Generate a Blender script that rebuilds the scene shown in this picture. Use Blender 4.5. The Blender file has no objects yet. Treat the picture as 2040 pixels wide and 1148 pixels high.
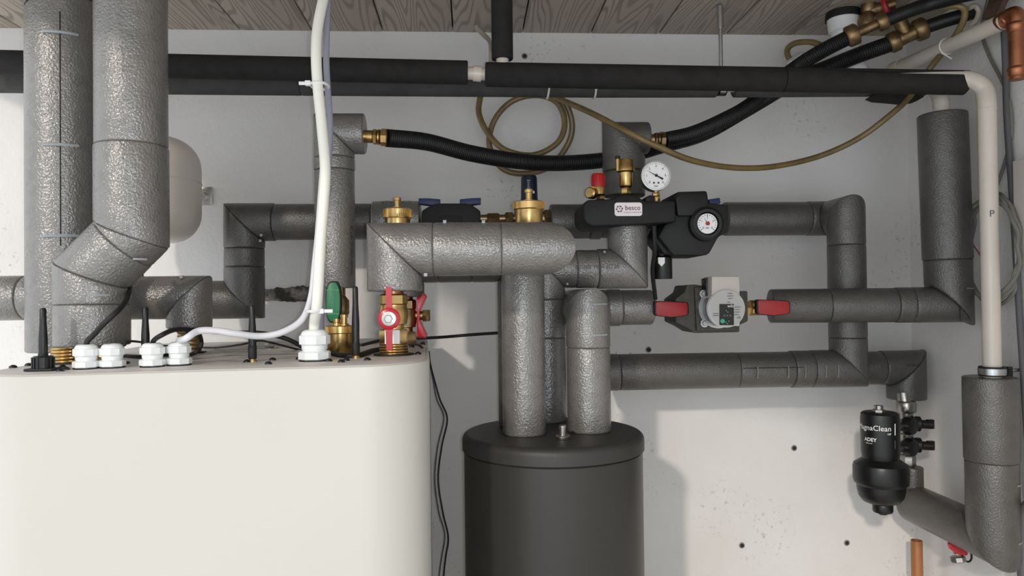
import bpy, bmesh, math, random
from mathutils import Vector, Matrix
random.seed(7)
scene = bpy.context.scene
C = scene.collection
PI = math.pi
V = Vector

# ------------------------------------------------------------------ camera
F = 1473.0
CAM = V((0, 0, 1.75))
yaw, pitch, roll = math.radians(3.26), math.radians(0.8), 0.0115
fw = V((math.sin(yaw)*math.cos(pitch), math.cos(yaw)*math.cos(pitch), math.sin(pitch)))
r0 = V((math.cos(yaw), -math.sin(yaw), 0)); u0 = r0.cross(fw)
RV = r0*math.cos(roll) - u0*math.sin(roll)
UV = u0*math.cos(roll) + r0*math.sin(roll)
cd = bpy.data.cameras.new('camera'); cam = bpy.data.objects.new('camera', cd); C.objects.link(cam)
cd.sensor_width = 36; cd.lens = F/2040*36; cd.clip_start = 0.02
M4 = Matrix((RV, UV, -fw)).transposed().to_4x4(); M4.translation = CAM
cam.matrix_world = M4
scene.camera = cam

# ------------------------------------------------------------------ light
w = bpy.data.worlds.new('world'); scene.world = w; w.use_nodes = True
bg = w.node_tree.nodes['Background']; bg.inputs[0].default_value = (0.90, 0.95, 1.0, 1); bg.inputs[1].default_value = 1.36
def light(name, kind, loc, energy, color, size, target=None):
    l = bpy.data.lights.new(name, kind); l.energy = energy; l.color = color
    if kind == 'AREA': l.shape = 'DISK'; l.size = size
    elif kind == 'POINT': l.shadow_soft_size = size
    o = bpy.data.objects.new(name, l); C.objects.link(o); o.location = loc
    if target: o.rotation_euler = (V(target)-V(loc)).to_track_quat('-Z', 'Y').to_euler()
    return o
SUN = V((1.0, 2.15, -0.91))
so_ = light('sun', 'SUN', (-2, -3, 4), 1.12, (1.0, 0.91, 0.80), 0.1); so_.rotation_euler = SUN.to_track_quat('-Z', 'Y').to_euler(); so_.data.angle = math.radians(2.5)
light('phone_lamp_light', 'POINT', CAM + RV*0.017 + UV*0.002, 9.0, (0.88, 0.95, 1.0), 0.003)
vs = scene.view_settings
vs.view_transform = 'Standard'; vs.look = 'None'; vs.exposure = 0.0; vs.gamma = 1.0; vs.use_curve_mapping = False

# ------------------------------------------------------------------ pixel helpers (a pixel of the 2040x1148 frame at a chosen real depth)
def ray(px, py): return fw + RV*((px-1020)/F) + UV*((574-py)/F)
def P(px, py, Y):
    d = ray(px, py); return CAM + d*(Y/d.y)
def SZ(px, Y): return px*Y/F

# ------------------------------------------------------------------ materials
def lin(h):
    h = h.lstrip('#'); o = []
    for i in (0, 2, 4):
        c = int(h[i:i+2], 16)/255
        o.append(c/12.92 if c <= 0.04045 else ((c+0.055)/1.055)**2.4)
    return (*o, 1)
MATS = {}
def mat(name, col, rough=0.5, metal=0.0, bump=0.0, bscale=200, bdist=0.001, var=0.0, vscale=20, coat=0.0, spec=0.5, vcol=None, trans=0.0, emis=0.0):
    m = bpy.data.materials.new(name); m.use_nodes = True; nt = m.node_tree; b = nt.nodes['Principled BSDF']
    c = lin(col) if isinstance(col, str) else col
    b.inputs['Base Color'].default_value = c; b.inputs['Roughness'].default_value = rough; b.inputs['Metallic'].default_value = metal
    b.inputs['Coat Weight'].default_value = coat; b.inputs['Specular IOR Level'].default_value = spec
    b.inputs['Transmission Weight'].default_value = trans
    if emis: b.inputs['Emission Color'].default_value = c; b.inputs['Emission Strength'].default_value = emis
    tc = nt.nodes.new('ShaderNodeTexCoord')
    if bump:
        n = nt.nodes.new('ShaderNodeTexNoise'); n.inputs['Scale'].default_value = bscale; n.inputs['Detail'].default_value = 2
        nt.links.new(tc.outputs['Object'], n.inputs['Vector'])
        bp = nt.nodes.new('ShaderNodeBump'); bp.inputs['Strength'].default_value = bump; bp.inputs['Distance'].default_value = bdist
        nt.links.new(n.outputs['Fac'], bp.inputs['Height']); nt.links.new(bp.outputs['Normal'], b.inputs['Normal'])
    if var:
        n = nt.nodes.new('ShaderNodeTexNoise'); n.inputs['Scale'].default_value = vscale; n.inputs['Detail'].default_value = 5
        nt.links.new(tc.outputs['Object'], n.inputs['Vector'])
        mx = nt.nodes.new('ShaderNodeMix'); mx.data_type = 'RGBA'
        c2 = lin(vcol) if vcol else tuple(x*(1-var) for x in c[:3]) + (1,)
        mx.inputs[6].default_value = c; mx.inputs[7].default_value = c2
        r = nt.nodes.new('ShaderNodeMapRange'); r.inputs[1].default_value = 0.42; r.inputs[2].default_value = 0.68
        nt.links.new(n.outputs['Fac'], r.inputs[0]); nt.links.new(r.outputs[0], mx.inputs[0]); nt.links.new(mx.outputs[2], b.inputs['Base Color'])
    MATS[name] = m; return m

mat('foam', '#807d7a', 0.24, metal=0.30, bump=1.0, bscale=300, bdist=0.0014, var=0.14, vscale=60, spec=1.0)
mat('foam_shaded', '#575451', 0.32, metal=0.15, bump=1.0, bscale=360, bdist=0.0012, spec=0.8, var=0.15, vscale=50)  # same foam with weaker light put into its colour, for wall-side sleeves
mat('foam_edge', '#4a4846', 0.8, bump=0.5, bscale=500, bdist=0.001)
mat('black_foam', '#2b2928', 0.85, bump=0.4, bscale=500, bdist=0.0006, var=0.25, vscale=40, spec=0.25)
mat('grey_foam', '#4c4b4a', 0.8, bump=0.4, bscale=500, bdist=0.0006, var=0.2, vscale=30, spec=0.3)
mat('seam', '#1b1a19', 0.9)
mat('clip', '#9aa0a2', 0.45)
mat('boiler', '#c6c3bb', 0.38, var=0.02, vscale=3)
mat('boiler_top', '#cfcac5', 0.45, var=0.08, vscale=8)
mat('gland', '#eef1f1', 0.35)
mat('black_plastic', '#101011', 0.38, spec=0.5)
mat('epp', '#0e0e0e', 0.62, bump=0.5, bscale=350, bdist=0.0008)
mat('pump_shell', '#4b4740', 0.65, bump=0.7, bscale=300, bdist=0.001, var=0.3, vscale=120)
mat('rubber', '#121212', 0.6)
mat('rubber_hose', '#0e0e0f', 0.5, spec=0.45)
mat('brass', (0.62, 0.42, 0.17, 1), 0.30, 1.0, var=0.25, vscale=60)
mat('brass_old', (0.30, 0.20, 0.10, 1), 0.45, 0.9, var=0.5, vscale=60)
mat('bronze', (0.42, 0.30, 0.16, 1), 0.35, 1.0, var=0.3, vscale=60)
mat('nickel', (0.40, 0.385, 0.355, 1), 0.32, 1.0)
mat('steel', (0.55, 0.55, 0.55, 1), 0.35, 1.0)
mat('copper', (0.46, 0.19, 0.10, 1), 0.38, 1.0, var=0.35, vscale=30)
mat('copper_dull', '#b0764f', 0.5, 0.4, var=0.3, vscale=30)
mat('pvc', '#d9d0c4', 0.32, var=0.06, vscale=15)
mat('white_plastic', '#e4e4e2', 0.4)
mat('white_cable', '#e9e7dd', 0.45)
mat('lilac_cable', '#8f8f9e', 0.5)
mat('pale_cable', '#d9d9de', 0.45)
mat('conduit', '#5d5b5f', 0.6)
mat('grey_cable', '#75746c', 0.6)
mat('red', '#b01224', 0.3, coat=0.3)
mat('red_matte', '#a5262a', 0.45)
mat('red_cap', '#b3171c', 0.45)
mat('green', '#1f7a4c', 0.42)
mat('green_light', '#4fa377', 0.42)
mat('blue', '#1f2c5e', 0.45)
mat('navy', '#151c2e', 0.45)
mat('white', '#f0efee', 0.45)
mat('label', '#efe6e6', 0.4)
mat('ink', '#15161a', 0.6)
mat('ink_maroon', '#6b2a55', 0.6)
mat('ink_grey', '#55565a', 0.6)
mat('pump_grey', '#b3b1ae', 0.45)
mat('pump_beige', '#c9c1bb', 0.5)
mat('screen', '#08090a', 0.15)
mat('teal', '#2fa88a', 0.4)
mat('tank', '#33312e', 0.40, var=0.06, vscale=4, spec=0.45)
mat('tank_lid', '#32302e', 0.5, bump=0.15, bscale=600, bdist=0.0004)
mat('vessel', '#d6cfc6', 0.35)
mat('soot', '#3d3833', 0.9, var=0.9, vscale=38, vcol='#a59e96', bump=0.8, bscale=80, bdist=0.004)
mat('hole', '#2c2926', 0.9)
mat('plug', '#8c8a86', 0.6)
mat('hose_yellow', '#7d6a42', 0.35, var=0.35, vscale=25, spec=0.6)
mat('tube_clear', '#a79f90', 0.3)
mat('rust', '#5d463b', 0.7, var=0.5, vscale=60)
mat('screed', '#c9c2b8', 0.7, var=0.12, vscale=5)
mat('paper', '#c9c5c0', 0.6, var=0.12, vscale=30)
mat('glass', '#ffffff', 0.05, trans=1.0)

def plaster(name, base, warm):
    m = bpy.data.materials.new(name); m.use_nodes = True; nt = m.node_tree; N = nt.nodes; L = nt.links; b = N['Principled BSDF']
    b.inputs['Roughness'].default_value = 0.75; b.inputs['Specular IOR Level'].default_value = 0.3
    tc = N.new('ShaderNodeTexCoord')
    def noise(s, d, rough=0.5):
        n = N.new('ShaderNodeTexNoise'); n.inputs['Scale'].default_value = s; n.inputs['Detail'].default_value = d; n.inputs['Roughness'].default_value = rough
        L.new(tc.outputs['Object'], n.inputs['Vector']); return n
    def mr(n, a, c):
        r = N.new('ShaderNodeMapRange'); r.inputs[1].default_value = a; r.inputs[2].default_value = c; L.new(n.outputs['Fac'], r.inputs[0]); return r
    def mix(f, c1, c2):
        x = N.new('ShaderNodeMix'); x.data_type = 'RGBA'
        if isinstance(c1, tuple): x.inputs[6].default_value = c1
        else: L.new(c1, x.inputs[6])
        x.inputs[7].default_value = c2; L.new(f.outputs[0], x.inputs[0]); return x.outputs[2]
    c = mix(mr(noise(2.3, 4), 0.4, 0.7), lin(base), lin(warm))
    # fine grime specks in a few soiled patches
    big = mr(noise(3.5, 3), 0.56, 0.72); fine = mr(noise(95, 3, 0.7), 0.60, 0.66)
    mu = N.new('ShaderNodeMath'); mu.operation = 'MULTIPLY'; L.new(big.outputs[0], mu.inputs[0]); L.new(fine.outputs[0], mu.inputs[1])
    mu2 = N.new('ShaderNodeMath'); mu2.operation = 'MULTIPLY'; L.new(mu.outputs[0], mu2.inputs[0]); mu2.inputs[1].default_value = 0.6
    c = mix(mu2, c, lin('#6f6560'))
    L.new(c, b.inputs['Base Color'])
    a1 = noise(14, 6); a2 = noise(140, 4)
    ad = N.new('ShaderNodeMath'); ad.operation = 'MULTIPLY_ADD'; L.new(a2.outputs['Fac'], ad.inputs[0]); ad.inputs[1].default_value = 0.18; L.new(a1.outputs['Fac'], ad.inputs[2])
    bp = N.new('ShaderNodeBump'); bp.inputs['Strength'].default_value = 0.45; bp.inputs['Distance'].default_value = 0.008
    L.new(ad.outputs[0], bp.inputs['Height']); L.new(bp.outputs['Normal'], b.inputs['Normal'])
    MATS[name] = m
plaster('plaster', '#e4e2e0', '#dad6d2')

def wood():
    m = bpy.data.materials.new('ceiling_wood'); m.use_nodes = True; nt = m.node_tree; N = nt.nodes; L = nt.links; b = N['Principled BSDF']
    b.inputs['Roughness'].default_value = 0.6
    tc = N.new('ShaderNodeTexCoord'); oi = N.new('ShaderNodeObjectInfo')
    mp = N.new('ShaderNodeMapping'); mp.inputs['Scale'].default_value = (34, 3.0, 1)
    L.new(tc.outputs['Object'], mp.inputs['Vector'])
    ml = N.new('ShaderNodeVectorMath'); ml.operation = 'SCALE'; ml.inputs[0].default_value = (3.1, 17.3, 9.7); L.new(oi.outputs['Random'], ml.inputs['Scale'])
    ad = N.new('ShaderNodeVectorMath'); ad.operation = 'ADD'; L.new(mp.outputs[0], ad.inputs[0]); L.new(ml.outputs[0], ad.inputs[1])
    n = N.new('ShaderNodeTexNoise'); n.inputs['Scale'].default_value = 0.42; n.inputs['Detail'].default_value = 0.8; L.new(ad.outputs[0], n.inputs['Vector'])
    mu = N.new('ShaderNodeMath'); mu.operation = 'MULTIPLY'; mu.inputs[1].default_value = 125; L.new(n.outputs['Fac'], mu.inputs[0])
    sn = N.new('ShaderNodeMath'); sn.operation = 'SINE'; L.new(mu.outputs[0], sn.inputs[0])
    r = N.new('ShaderNodeMapRange'); r.inputs[1].default_value = -1; r.inputs[2].default_value = -0.1; L.new(sn.outputs[0], r.inputs[0])
    x = N.new('ShaderNodeMix'); x.data_type = 'RGBA'; x.inputs[6].default_value = lin('#8c8176'); x.inputs[7].default_value = lin('#b8ac9e'); L.new(r.outputs[0], x.inputs[0])
    n2 = N.new('ShaderNodeTexNoise'); n2.inputs['Scale'].default_value = 3; n2.inputs['Detail'].default_value = 2; L.new(tc.outputs['Object'], n2.inputs['Vector'])
    x2 = N.new('ShaderNodeMix'); x2.data_type = 'RGBA'; x2.inputs[7].default_value = lin('#ada193'); L.new(x.outputs[2], x2.inputs[6])
    r2 = N.new('ShaderNodeMapRange'); r2.inputs[1].default_value = 0.4; r2.inputs[2].default_value = 0.6; r2.inputs[4].default_value = 0.5; L.new(n2.outputs['Fac'], r2.inputs[0]); L.new(r2.outputs[0], x2.inputs[0])
    L.new(x2.outputs[2], b.inputs['Base Color'])
    bp = N.new('ShaderNodeBump'); bp.inputs['Strength'].default_value = 0.35; bp.inputs['Distance'].default_value = 0.002
    L.new(r.outputs[0], bp.inputs['Height']); L.new(bp.outputs['Normal'], b.inputs['Normal'])
    MATS['ceiling_wood'] = m
wood()

# ------------------------------------------------------------------ mesh builder
def frame(axis, ref=None):
    a = V(axis).normalized(); ref = V(ref) if ref else (V((0, -1, 0)) if abs(a.y) < 0.9 else V((1, 0, 0)))
    u = (ref - a*ref.dot(a)).normalized(); return a, u, a.cross(u)
class MB:
    def __init__(s): s.v = []; s.f = []
    def loft(s, rings, cap0=True, cap1=True, closed=True):
        b = len(s.v); n = len(rings[0])
        for r in rings: s.v += [V(p) for p in r]
        for i in range(len(rings)-1):
            for j in range(n if closed else n-1):
                k = (j+1) % n
                s.f.append((b+i*n+j, b+i*n+k, b+(i+1)*n+k, b+(i+1)*n+j))
        if cap0: s.f.append(tuple(b+j for j in reversed(range(n))))
        if cap1: s.f.append(tuple(b+(len(rings)-1)*n+j for j in range(n)))
        return s
    def lathe(s, prof, o=(0, 0, 0), axis=(0, 0, 1), seg=24, ref=None, cap=True):
        a, u, v = frame(axis, ref); o = V(o); rings = []
        for r, h in prof: rings.append([o + a*h + (u*math.cos(t*2*PI/seg) + v*math.sin(t*2*PI/seg))*max(r, 1e-5) for t in range(seg)])
        return s.loft(rings, cap, cap)
    def cyl(s, a, b, r, seg=16, r2=None):
        a = V(a); b = V(b); return s.lathe([(r, 0), (r if r2 is None else r2, (b-a).length)], a, b-a, seg)
    def hexnut(s, o, axis, r, h, sides=6, ch=0.12, ref=None):
        return s.lathe([(r*(1-ch), 0), (r, h*ch*1.2), (r, h*(1-ch*1.2)), (r*(1-ch), h)], o, axis, sides, ref)
    def box(s, c, size, rot=None):
        c = V(c); x, y, z = [q/2 for q in size]; b = len(s.v)
        for sx, sy, sz in ((-1,-1,-1),(1,-1,-1),(1,1,-1),(-1,1,-1),(-1,-1,1),(1,-1,1),(1,1,1),(-1,1,1)):
            p = V((sx*x, sy*y, sz*z)); s.v.append(c + (rot @ p if rot else p))
        s.f += [tuple(b+i for i in q) for q in ((3,2,1,0),(4,5,6,7),(0,1,5,4),(1,2,6,5),(2,3,7,6),(3,0,4,7))]; return s
    def tube(s, pts, r, seg=10, cap=True, ref=None):
        pts = [V(p) for p in pts]; n = len(pts); rs = r if isinstance(r, (list, tuple)) else [r]*n
        t0 = (pts[1]-pts[0]).normalized(); _, u, _v = frame(t0, ref); rings = []
        for i in range(n):
            t = (pts[min(i+1, n-1)] - pts[max(i-1, 0)]).normalized()
            u = (u - t*u.dot(t)).normalized(); v = t.cross(u)
            rings.append([pts[i] + (u*math.cos(k*2*PI/seg) + v*math.sin(k*2*PI/seg))*rs[i] for k in range(seg)])
        return s.loft(rings, cap, cap)
    def sleeve(s, a, b, r, na=None, nb=None, rin=None, seg=36, soft=0.0022, bulge=0.0):
        """hollow foam sleeve from a to b; ends cut in the planes with normals na, nb"""
        a = V(a); b = V(b); d = (b-a).normalized(); _, u, v = frame(d); L = (b-a).length
        na = V(na) if na else d; nb = V(nb) if nb else d; rin = rin or r*0.45
        def ring(o, nrm, rr, off):
            out = []
            for k in range(seg):
                q = o + (u*math.cos(k*2*PI/seg) + v*math.sin(k*2*PI/seg))*rr
                out.append(q + d*((o-q).dot(nrm)/d.dot(nrm) + off))
            return out
        rings = [ring(a, na, rin, 0.001), ring(a, na, r-soft*0.9, 0), ring(a, na, r-soft*0.25, soft*0.5), ring(a, na, r, soft*1.4)]
        for t in (0.25, 0.5, 0.75):
            nm = na.lerp(nb, t).normalized() if na.dot(nb) > 0 else d
            rings.append(ring(a.lerp(b, t), nm, r*(1+bulge*random.uniform(-1, 1)), 0))
        rings += [ring(b, nb, r, -soft*1.4), ring(b, nb, r-soft*0.25, -soft*0.5), ring(b, nb, r-soft*0.9, 0), ring(b, nb, rin, -0.001)]
        return s.loft(rings, True, True)
    def prism(s, poly, ext):
        n = len(poly); ext = V(ext); b = len(s.v)
        s.v += [V(p) for p in poly] + [V(p)+ext for p in poly]
        s.f.append(tuple(b+i for i in range(n))); s.f.append(tuple(b+n+i for i in reversed(range(n))))
        for i in range(n): k = (i+1) % n; s.f.append((b+i, b+n+i, b+n+k, b+k))
        return s
    def mesh(s, name, off=V((0, 0, 0)), bevel=0.0, bseg=2, sharp=38):
        me = bpy.data.meshes.new(name); me.from_pydata([tuple(p-off) for p in s.v], [], s.f)
        bm = bmesh.new(); bm.from_mesh(me)
        bmesh.ops.recalc_face_normals(bm, faces=bm.faces)
        if bevel:
            es = [e for e in bm.edges if len(e.link_faces) == 2 and e.calc_face_angle(0) > 0.4]
            bmesh.ops.bevel(bm, geom=es, offset=bevel, segments=bseg, affect='EDGES', profile=0.5, clamp_overlap=True)
        bm.to_mesh(me); bm.free()
        for p in me.polygons: p.use_smooth = True
        me.set_sharp_from_angle(angle=math.radians(sharp)); return me
def wloc(o):
    p = V((0, 0, 0))
    while o: p += o.location; o = o.parent
    return p
def O(name, mb, m, parent=None, bevel=0.0, bseg=2, sharp=38, label=None):
    me = mb.mesh(name, wloc(parent), bevel, bseg, sharp); me.materials.append(MATS[m])
    o = bpy.data.objects.new(name, me); C.objects.link(o); o.parent = parent
    if label: o['label'] = label
    return o
def tag(o, label, cat, group=None):
    o['label'] = label; o['category'] = cat
    if group: o['group'] = group
    return o
def thing(name, label, cat, loc, group=None):
    o = bpy.data.objects.new(name, None); C.objects.link(o); o.location = V(loc); o.empty_display_size = 0.03
    return tag(o, label, cat, group)
def solo(name, mb, m, label, cat, loc, group=None, bevel=0.0, sharp=38):
    loc = V(loc); me = mb.mesh(name, loc, bevel, 2, sharp); me.materials.append(MATS[m])
    o = bpy.data.objects.new(name, me); C.objects.link(o); o.location = loc
    return tag(o, label, cat, group)
def struct(name, mb, m):
    o = O(name, mb, m); o['kind'] = 'structure'; return o
def place(me, name, loc, parent, m=None, rot=None):
    o = bpy.data.objects.new(name, me); C.objects.link(o); o.parent = parent; o.location = V(loc)-wloc(parent)
    if rot is not None: o.rotation_euler = rot
    return o
def cr(pts, n=10):
    pts = [V(p) for p in pts]; out = []; q = [pts[0]*2-pts[1]] + pts + [pts[-1]*2-pts[-2]]
    for i in range(1, len(q)-2):
        for k in range(n):
            t = k/n; p0, p1, p2, p3 = q[i-1:i+3]
            out.append(0.5*((2*p1) + (p2-p0)*t + (2*p0-5*p1+4*p2-p3)*t*t + (3*p1-p0-3*p2+p3)*t**3))
    out.append(pts[-1]); return out
def arc_pts(c, u, v, r, a0, a1, n=8):
    return [V(c) + (V(u)*math.cos(a0+(a1-a0)*k/n) + V(v)*math.sin(a0+(a1-a0)*k/n))*r for k in range(n+1)]
def text(body, size, fn, m, parent, name='lettering', align='CENTER', bold=0.0):
    cu = bpy.data.curves.new(name, 'FONT'); cu.body = body; cu.size = size; cu.align_x = align; cu.align_y = 'CENTER'; cu.resolution_u = 3; cu.offset = bold
    t = bpy.data.objects.new(name, cu); C.objects.link(t)
    dg = bpy.context.evaluated_depsgraph_get(); me = bpy.data.meshes.new_from_object(t.evaluated_get(dg))
    bpy.data.objects.remove(t); off = wloc(parent)
    for v in me.vertices: v.co = fn(v.co.x, v.co.y) - off
    me.materials.clear(); me.materials.append(MATS[m]); me.name = name
    o = bpy.data.objects.new(name, me); C.objects.link(o); o.parent = parent; return o
def flat(o, x=(1, 0, 0), y=(0, 0, 1), lift=0.0004):
    o = V(o); x = V(x); y = V(y); n = x.cross(y)
    return lambda a, b: o + x*a + y*b + n*lift
def staple(root, c, u, v, r, a0, a1, m='clip', w=0.0016):
    """plastic insulation clip lying round the sleeve"""
    pts = arc_pts(c, u, v, r+0.0012, a0, a1, 8); mb = MB()
    e0 = (V(pts[0])-V(c)).normalized(); e1 = (V(pts[-1])-V(c)).normalized()
    mb.tube([V(pts[0])-e0*0.006] + pts + [V(pts[-1])-e1*0.006], w, 6)
    return O('staple', mb, m, root)
def pip(root, c, n, m='clip', s=0.005):
    a, u, v = frame(n); return O('staple', MB().box(V(c)+a*0.001, (s, s, s)), m, root)

def run(label, pts, r, seams={}, m='foam', group=None, name='insulated_pipe', radii=None, inner=None, loc=None, cat='pipe', endn=None, cut='foam_edge'):
    """mitred pipe insulation: one sleeve object per piece, root at the lowest point. seams: {segment: [fractions]}; radii: {(segment, piece): factor}"""
    pts = [V(p) for p in pts]; low = min(pts, key=lambda p: p.z)
    root = thing(name, label, cat, loc or low, group); n = len(pts)
    dirs = [(pts[i+1]-pts[i]).normalized() for i in range(n-1)]
    nrm = [dirs[0]] + [(dirs[i-1]+dirs[i]).normalized() for i in range(1, n-1)] + [dirs[-1]]
    if endn: nrm[0] = V(endn[0]) if endn[0] else nrm[0]; nrm[-1] = V(endn[1]) if endn[1] else nrm[-1]
    for i in range(n-1):
        cuts = [0] + list(seams.get(i, [])) + [1]
        for k in range(len(cuts)-1):
            f = (radii or {}).get((i, k), 1.0)
            a = pts[i].lerp(pts[i+1], cuts[k]); b = pts[i].lerp(pts[i+1], cuts[k+1])
            mb = MB().sleeve(a, b, r*f, nrm[i] if k == 0 else dirs[i], nrm[i+1] if k == len(cuts)-2 else dirs[i], bulge=0.004)
            O('sleeve', mb, m, root, sharp=45)
    if inner:
        O('inner_pipe', MB().tube(pts if n == 2 else [pts[0], pts[0].lerp(pts[1], 0.999)], inner[0], 14), inner[1], root)
    return root

# ------------------------------------------------------------------ room
W = 1.75
XR = P(1815, 600, W).x
ZC = P(1000, 66, W).z
wb = struct('wall_back', MB().box(((XR-1.9)/2+0.05, W+0.05, (ZC+0.1)/2), (XR+1.9+0.1, 0.1, ZC+0.1)), 'plaster')
struct('wall_right', MB().box((XR+0.05, (W-1.2)/2, (ZC+0.1)/2), (0.1, W+1.2, ZC+0.1)), 'plaster')
struct('floor', MB().box(((XR-1.9)/2, (W-1.2)/2, -0.03), (XR+1.9, W+1.2, 0.06)), 'screed')
EDGE = [(-1.32, W), (-1.28, 1.38), (-0.81, 0.42), (-0.72, -0.05), (-0.46, -0.30), (0.0, -0.55), (0.5, -0.72), (XR, -0.85)]   # unseen ceiling outline, shaped to set where the sun is cut off
ceil = struct('ceiling', MB().prism([V((x, y, ZC+0.014)) for x, y in EDGE + [(XR, W)]], (0, 0, 0.05)), 'seam')
def edge_y(x):
    for (xa_, ya_), (xb_, yb_) in zip(EDGE, EDGE[1:]):
        if xa_ <= x <= xb_ and xb_ > xa_: return ya_ + (yb_-ya_)*(x-xa_)/(xb_-xa_)
    return W
pw = P(763, 63, W).x - P(622, 63, W).x
x0 = P(763, 63, W).x
for k in range(-9, 9):
    xc = x0 + (k+0.5)*pw; xl, xr = max(xc-pw/2, -1.28)+0.0015, min(xc+pw/2, XR)-0.0015
    if xr-xl < 0.03: continue
    y0 = max(edge_y(xl), edge_y(xr))+0.004; dz_ = random.uniform(0, 0.0012)
    mb = MB().box((0, 0, 0), (xr-xl, W-y0, 0.013)); me = mb.mesh('plank', bevel=0.0018); me.materials.append(MATS['ceiling_wood'])
    place(me, 'plank', ((xl+xr)/2, (W+y0)/2, ZC+0.007+dz_), ceil)

# soot-stained patch chased into the plaster, plug holes, clips
def blob(c, w, h, n=22, jag=0.2, y=None):
    return [V((c.x + w/2*math.cos(t*2*PI/n)*(abs(math.cos(t*2*PI/n))**-0.45 if abs(math.cos(t*2*PI/n)) > .2 else 1)*random.uniform(1-jag, 1), y if y is not None else c.y, c.z + h/2*math.sin(t*2*PI/n)*random.uniform(1-jag, 1))) for t in range(n)]
c = P(583, 586, W); top_ = []; bot_ = []
for k in range(25):
    f = k/24; x = c.x + (f-0.5)*SZ(122, W)
    top_.append(V((x, W-0.003, c.z+SZ(9+9*f**0.5, W)*random.uniform(0.75, 1.1)))); bot_.append(V((x, W-0.003, c.z-SZ(16, W)*random.uniform(0.9, 1.05)*(0.75+0.25*(1-abs(2*f-1))))))
O('mortar_patch', MB().prism(bot_ + top_[::-1], (0, 0.004, 0)), 'soot', wb, label='rough soot-stained mortar strip')
for px, py in ((1582, 893), (1478, 1087), (1687, 1082), (1292, 697), (1045, 112)):
    c = P(px, py, W); h = O('plug_hole', MB().lathe([(0.0075, 0), (0.0068, 0.0015), (0.0052, 0.0018), (0.0048, 0.0005)], (c.x, W, c.z), (0, -1, 0), 14), 'plug', wb)
    O('plug_core', MB().lathe([(0.0046, 0), (0.0046, 0.001), (0.002, 0.0022)], (c.x, W, c.z), (0, -1, 0), 10), 'hole', h)

# ------------------------------------------------------------------ heat pump unit
AL = math.radians(3.6); TI = 0.007
ex = V((math.cos(AL)*math.cos(TI), math.sin(AL)*math.cos(TI), math.sin(TI))); ey = V((-math.sin(AL), math.cos(AL), 0)); ez = ex.cross(ey)
Q0 = P(390, 740, 0.965)
def PT(px, py, up=0.0):
    d = ray(px, py); t = (Q0-CAM).dot(ez)/d.dot(ez); return CAM + d*t + ez*up
def PTY(px, Y, up=0.0):              # point of the boiler top under pixel column px at depth Y
    lo, hi = 640.0, 760.0
    for _ in range(40):
        m = (lo+hi)/2
        if PT(px, m).y > Y: lo = m
        else: hi = m
    return PT(px, lo, up)
def proj(p):
    d = V(p)-CAM; z = d.dot(fw); return 1020+F*d.dot(RV)/z, 574-F*d.dot(UV)/z
def solve_s(px):
    a, b = -1.0, 1.0
    for _ in range(50):
        m = (a+b)/2
        if proj(Q0+ex*m)[0] < px: a = m
        else: b = m
    return a
sL, sR = solve_s(60), solve_s(716)
RC = 0.092; DEP = 0.70; ZT = Q0.z
unit = thing('heat_pump_unit', 'tall white boiler cabinet with rounded front corners and cables on top', 'boiler', (Q0.x, Q0.y+0.3, 0))
def outline(inset=0.0):
    o = []
    for k in range(13):
        t = k/12*PI/2; o.append((sR + (RC-inset)*math.sin(t), RC - (RC-inset)*math.cos(t)))
    o += [(sR+RC-inset, DEP-inset), (sL-RC+inset, DEP-inset)]
    for k in range(13):
        t = k/12*PI/2; o.append((sL - (RC-inset)*math.cos(t), RC - (RC-inset)*math.sin(t)))
    return o
def ring(ins, up): return [Q0 + ex*a + ey*b + ez*up for a, b in outline(ins)]
O('cabinet', MB().loft([[V((p.x, p.y, 0.02)) for p in ring(0, 0)], ring(0, -0.0012), ring(0.0012, 0)], True, True), 'boiler', unit)
O('top_panel', MB().loft([ring(0.006, -0.002), ring(0.006, 0.0008), ring(0.0075, 0.0014)], True, True), 'boiler_top', unit)
O('plinth', MB().loft([[V((p.x, p.y, 0.0)) for p in ring(0.02, 0)], [V((p.x, p.y, 0.021)) for p in ring(0.02, 0)]], True, True), 'black_plastic', unit)
# side seam strip
s0 = Q0+ex*(sR+RC)+ey*(RC+0.012)
O('panel_gap', MB().box(V((s0.x, s0.y, ZT/2)), (0.0012, 0.0025, ZT-0.02)), 'seam', unit)
# paper instruction sheet lying glued on the top
a, b_, c_, d_ = PT(395, 712, 0.002), PT(640, 706, 0.002), PT(640, 686, 0.002), PT(440, 690, 0.002)
sheet = O('instruction_sheet', MB().prism([a, b_, c_, d_], ez*0.0004), 'paper', unit)
for k, (x1, y1, x2, y2) in enumerate(((445, 706, 520, 703), (455, 700, 540, 697), (480, 695, 600, 690), (560, 703, 630, 698))):
    p, q = PT(x1, y1, 0.0027), PT(x2, y2, 0.0027); O('printed_line', MB().prism([p, q, q+ey*0.002, p+ey*0.002], ez*0.0002), 'ink_grey', sheet)
scr = MB().lathe([(0.0052, 0), (0.0052, 0.0012), (0.0042, 0.0030), (0.0020, 0.0042), (0.0005, 0.0044)], seg=12).mesh('screw'); scr.materials.append(MATS['black_plastic'])
for px, py in ((26, 735), (57, 731), (124, 735), (120, 742), (131, 739), (543, 720), (535, 728), (492, 724), (680, 724), (690, 721), (732, 720), (833, 708), (820, 694), (842, 688), (596, 718), (655, 722)):
    place(scr, 'screw', PT(px, py, 0.0012), unit)
bolt = O('roof_bolt', MB().lathe([(0.017, 0), (0.017, 0.002)], PT(537, 697, 0.001), seg=20).hexnut(PT(537, 697, 0.003), (0, 0, 1), 0.0085, 0.009), 'nickel', unit)
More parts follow.
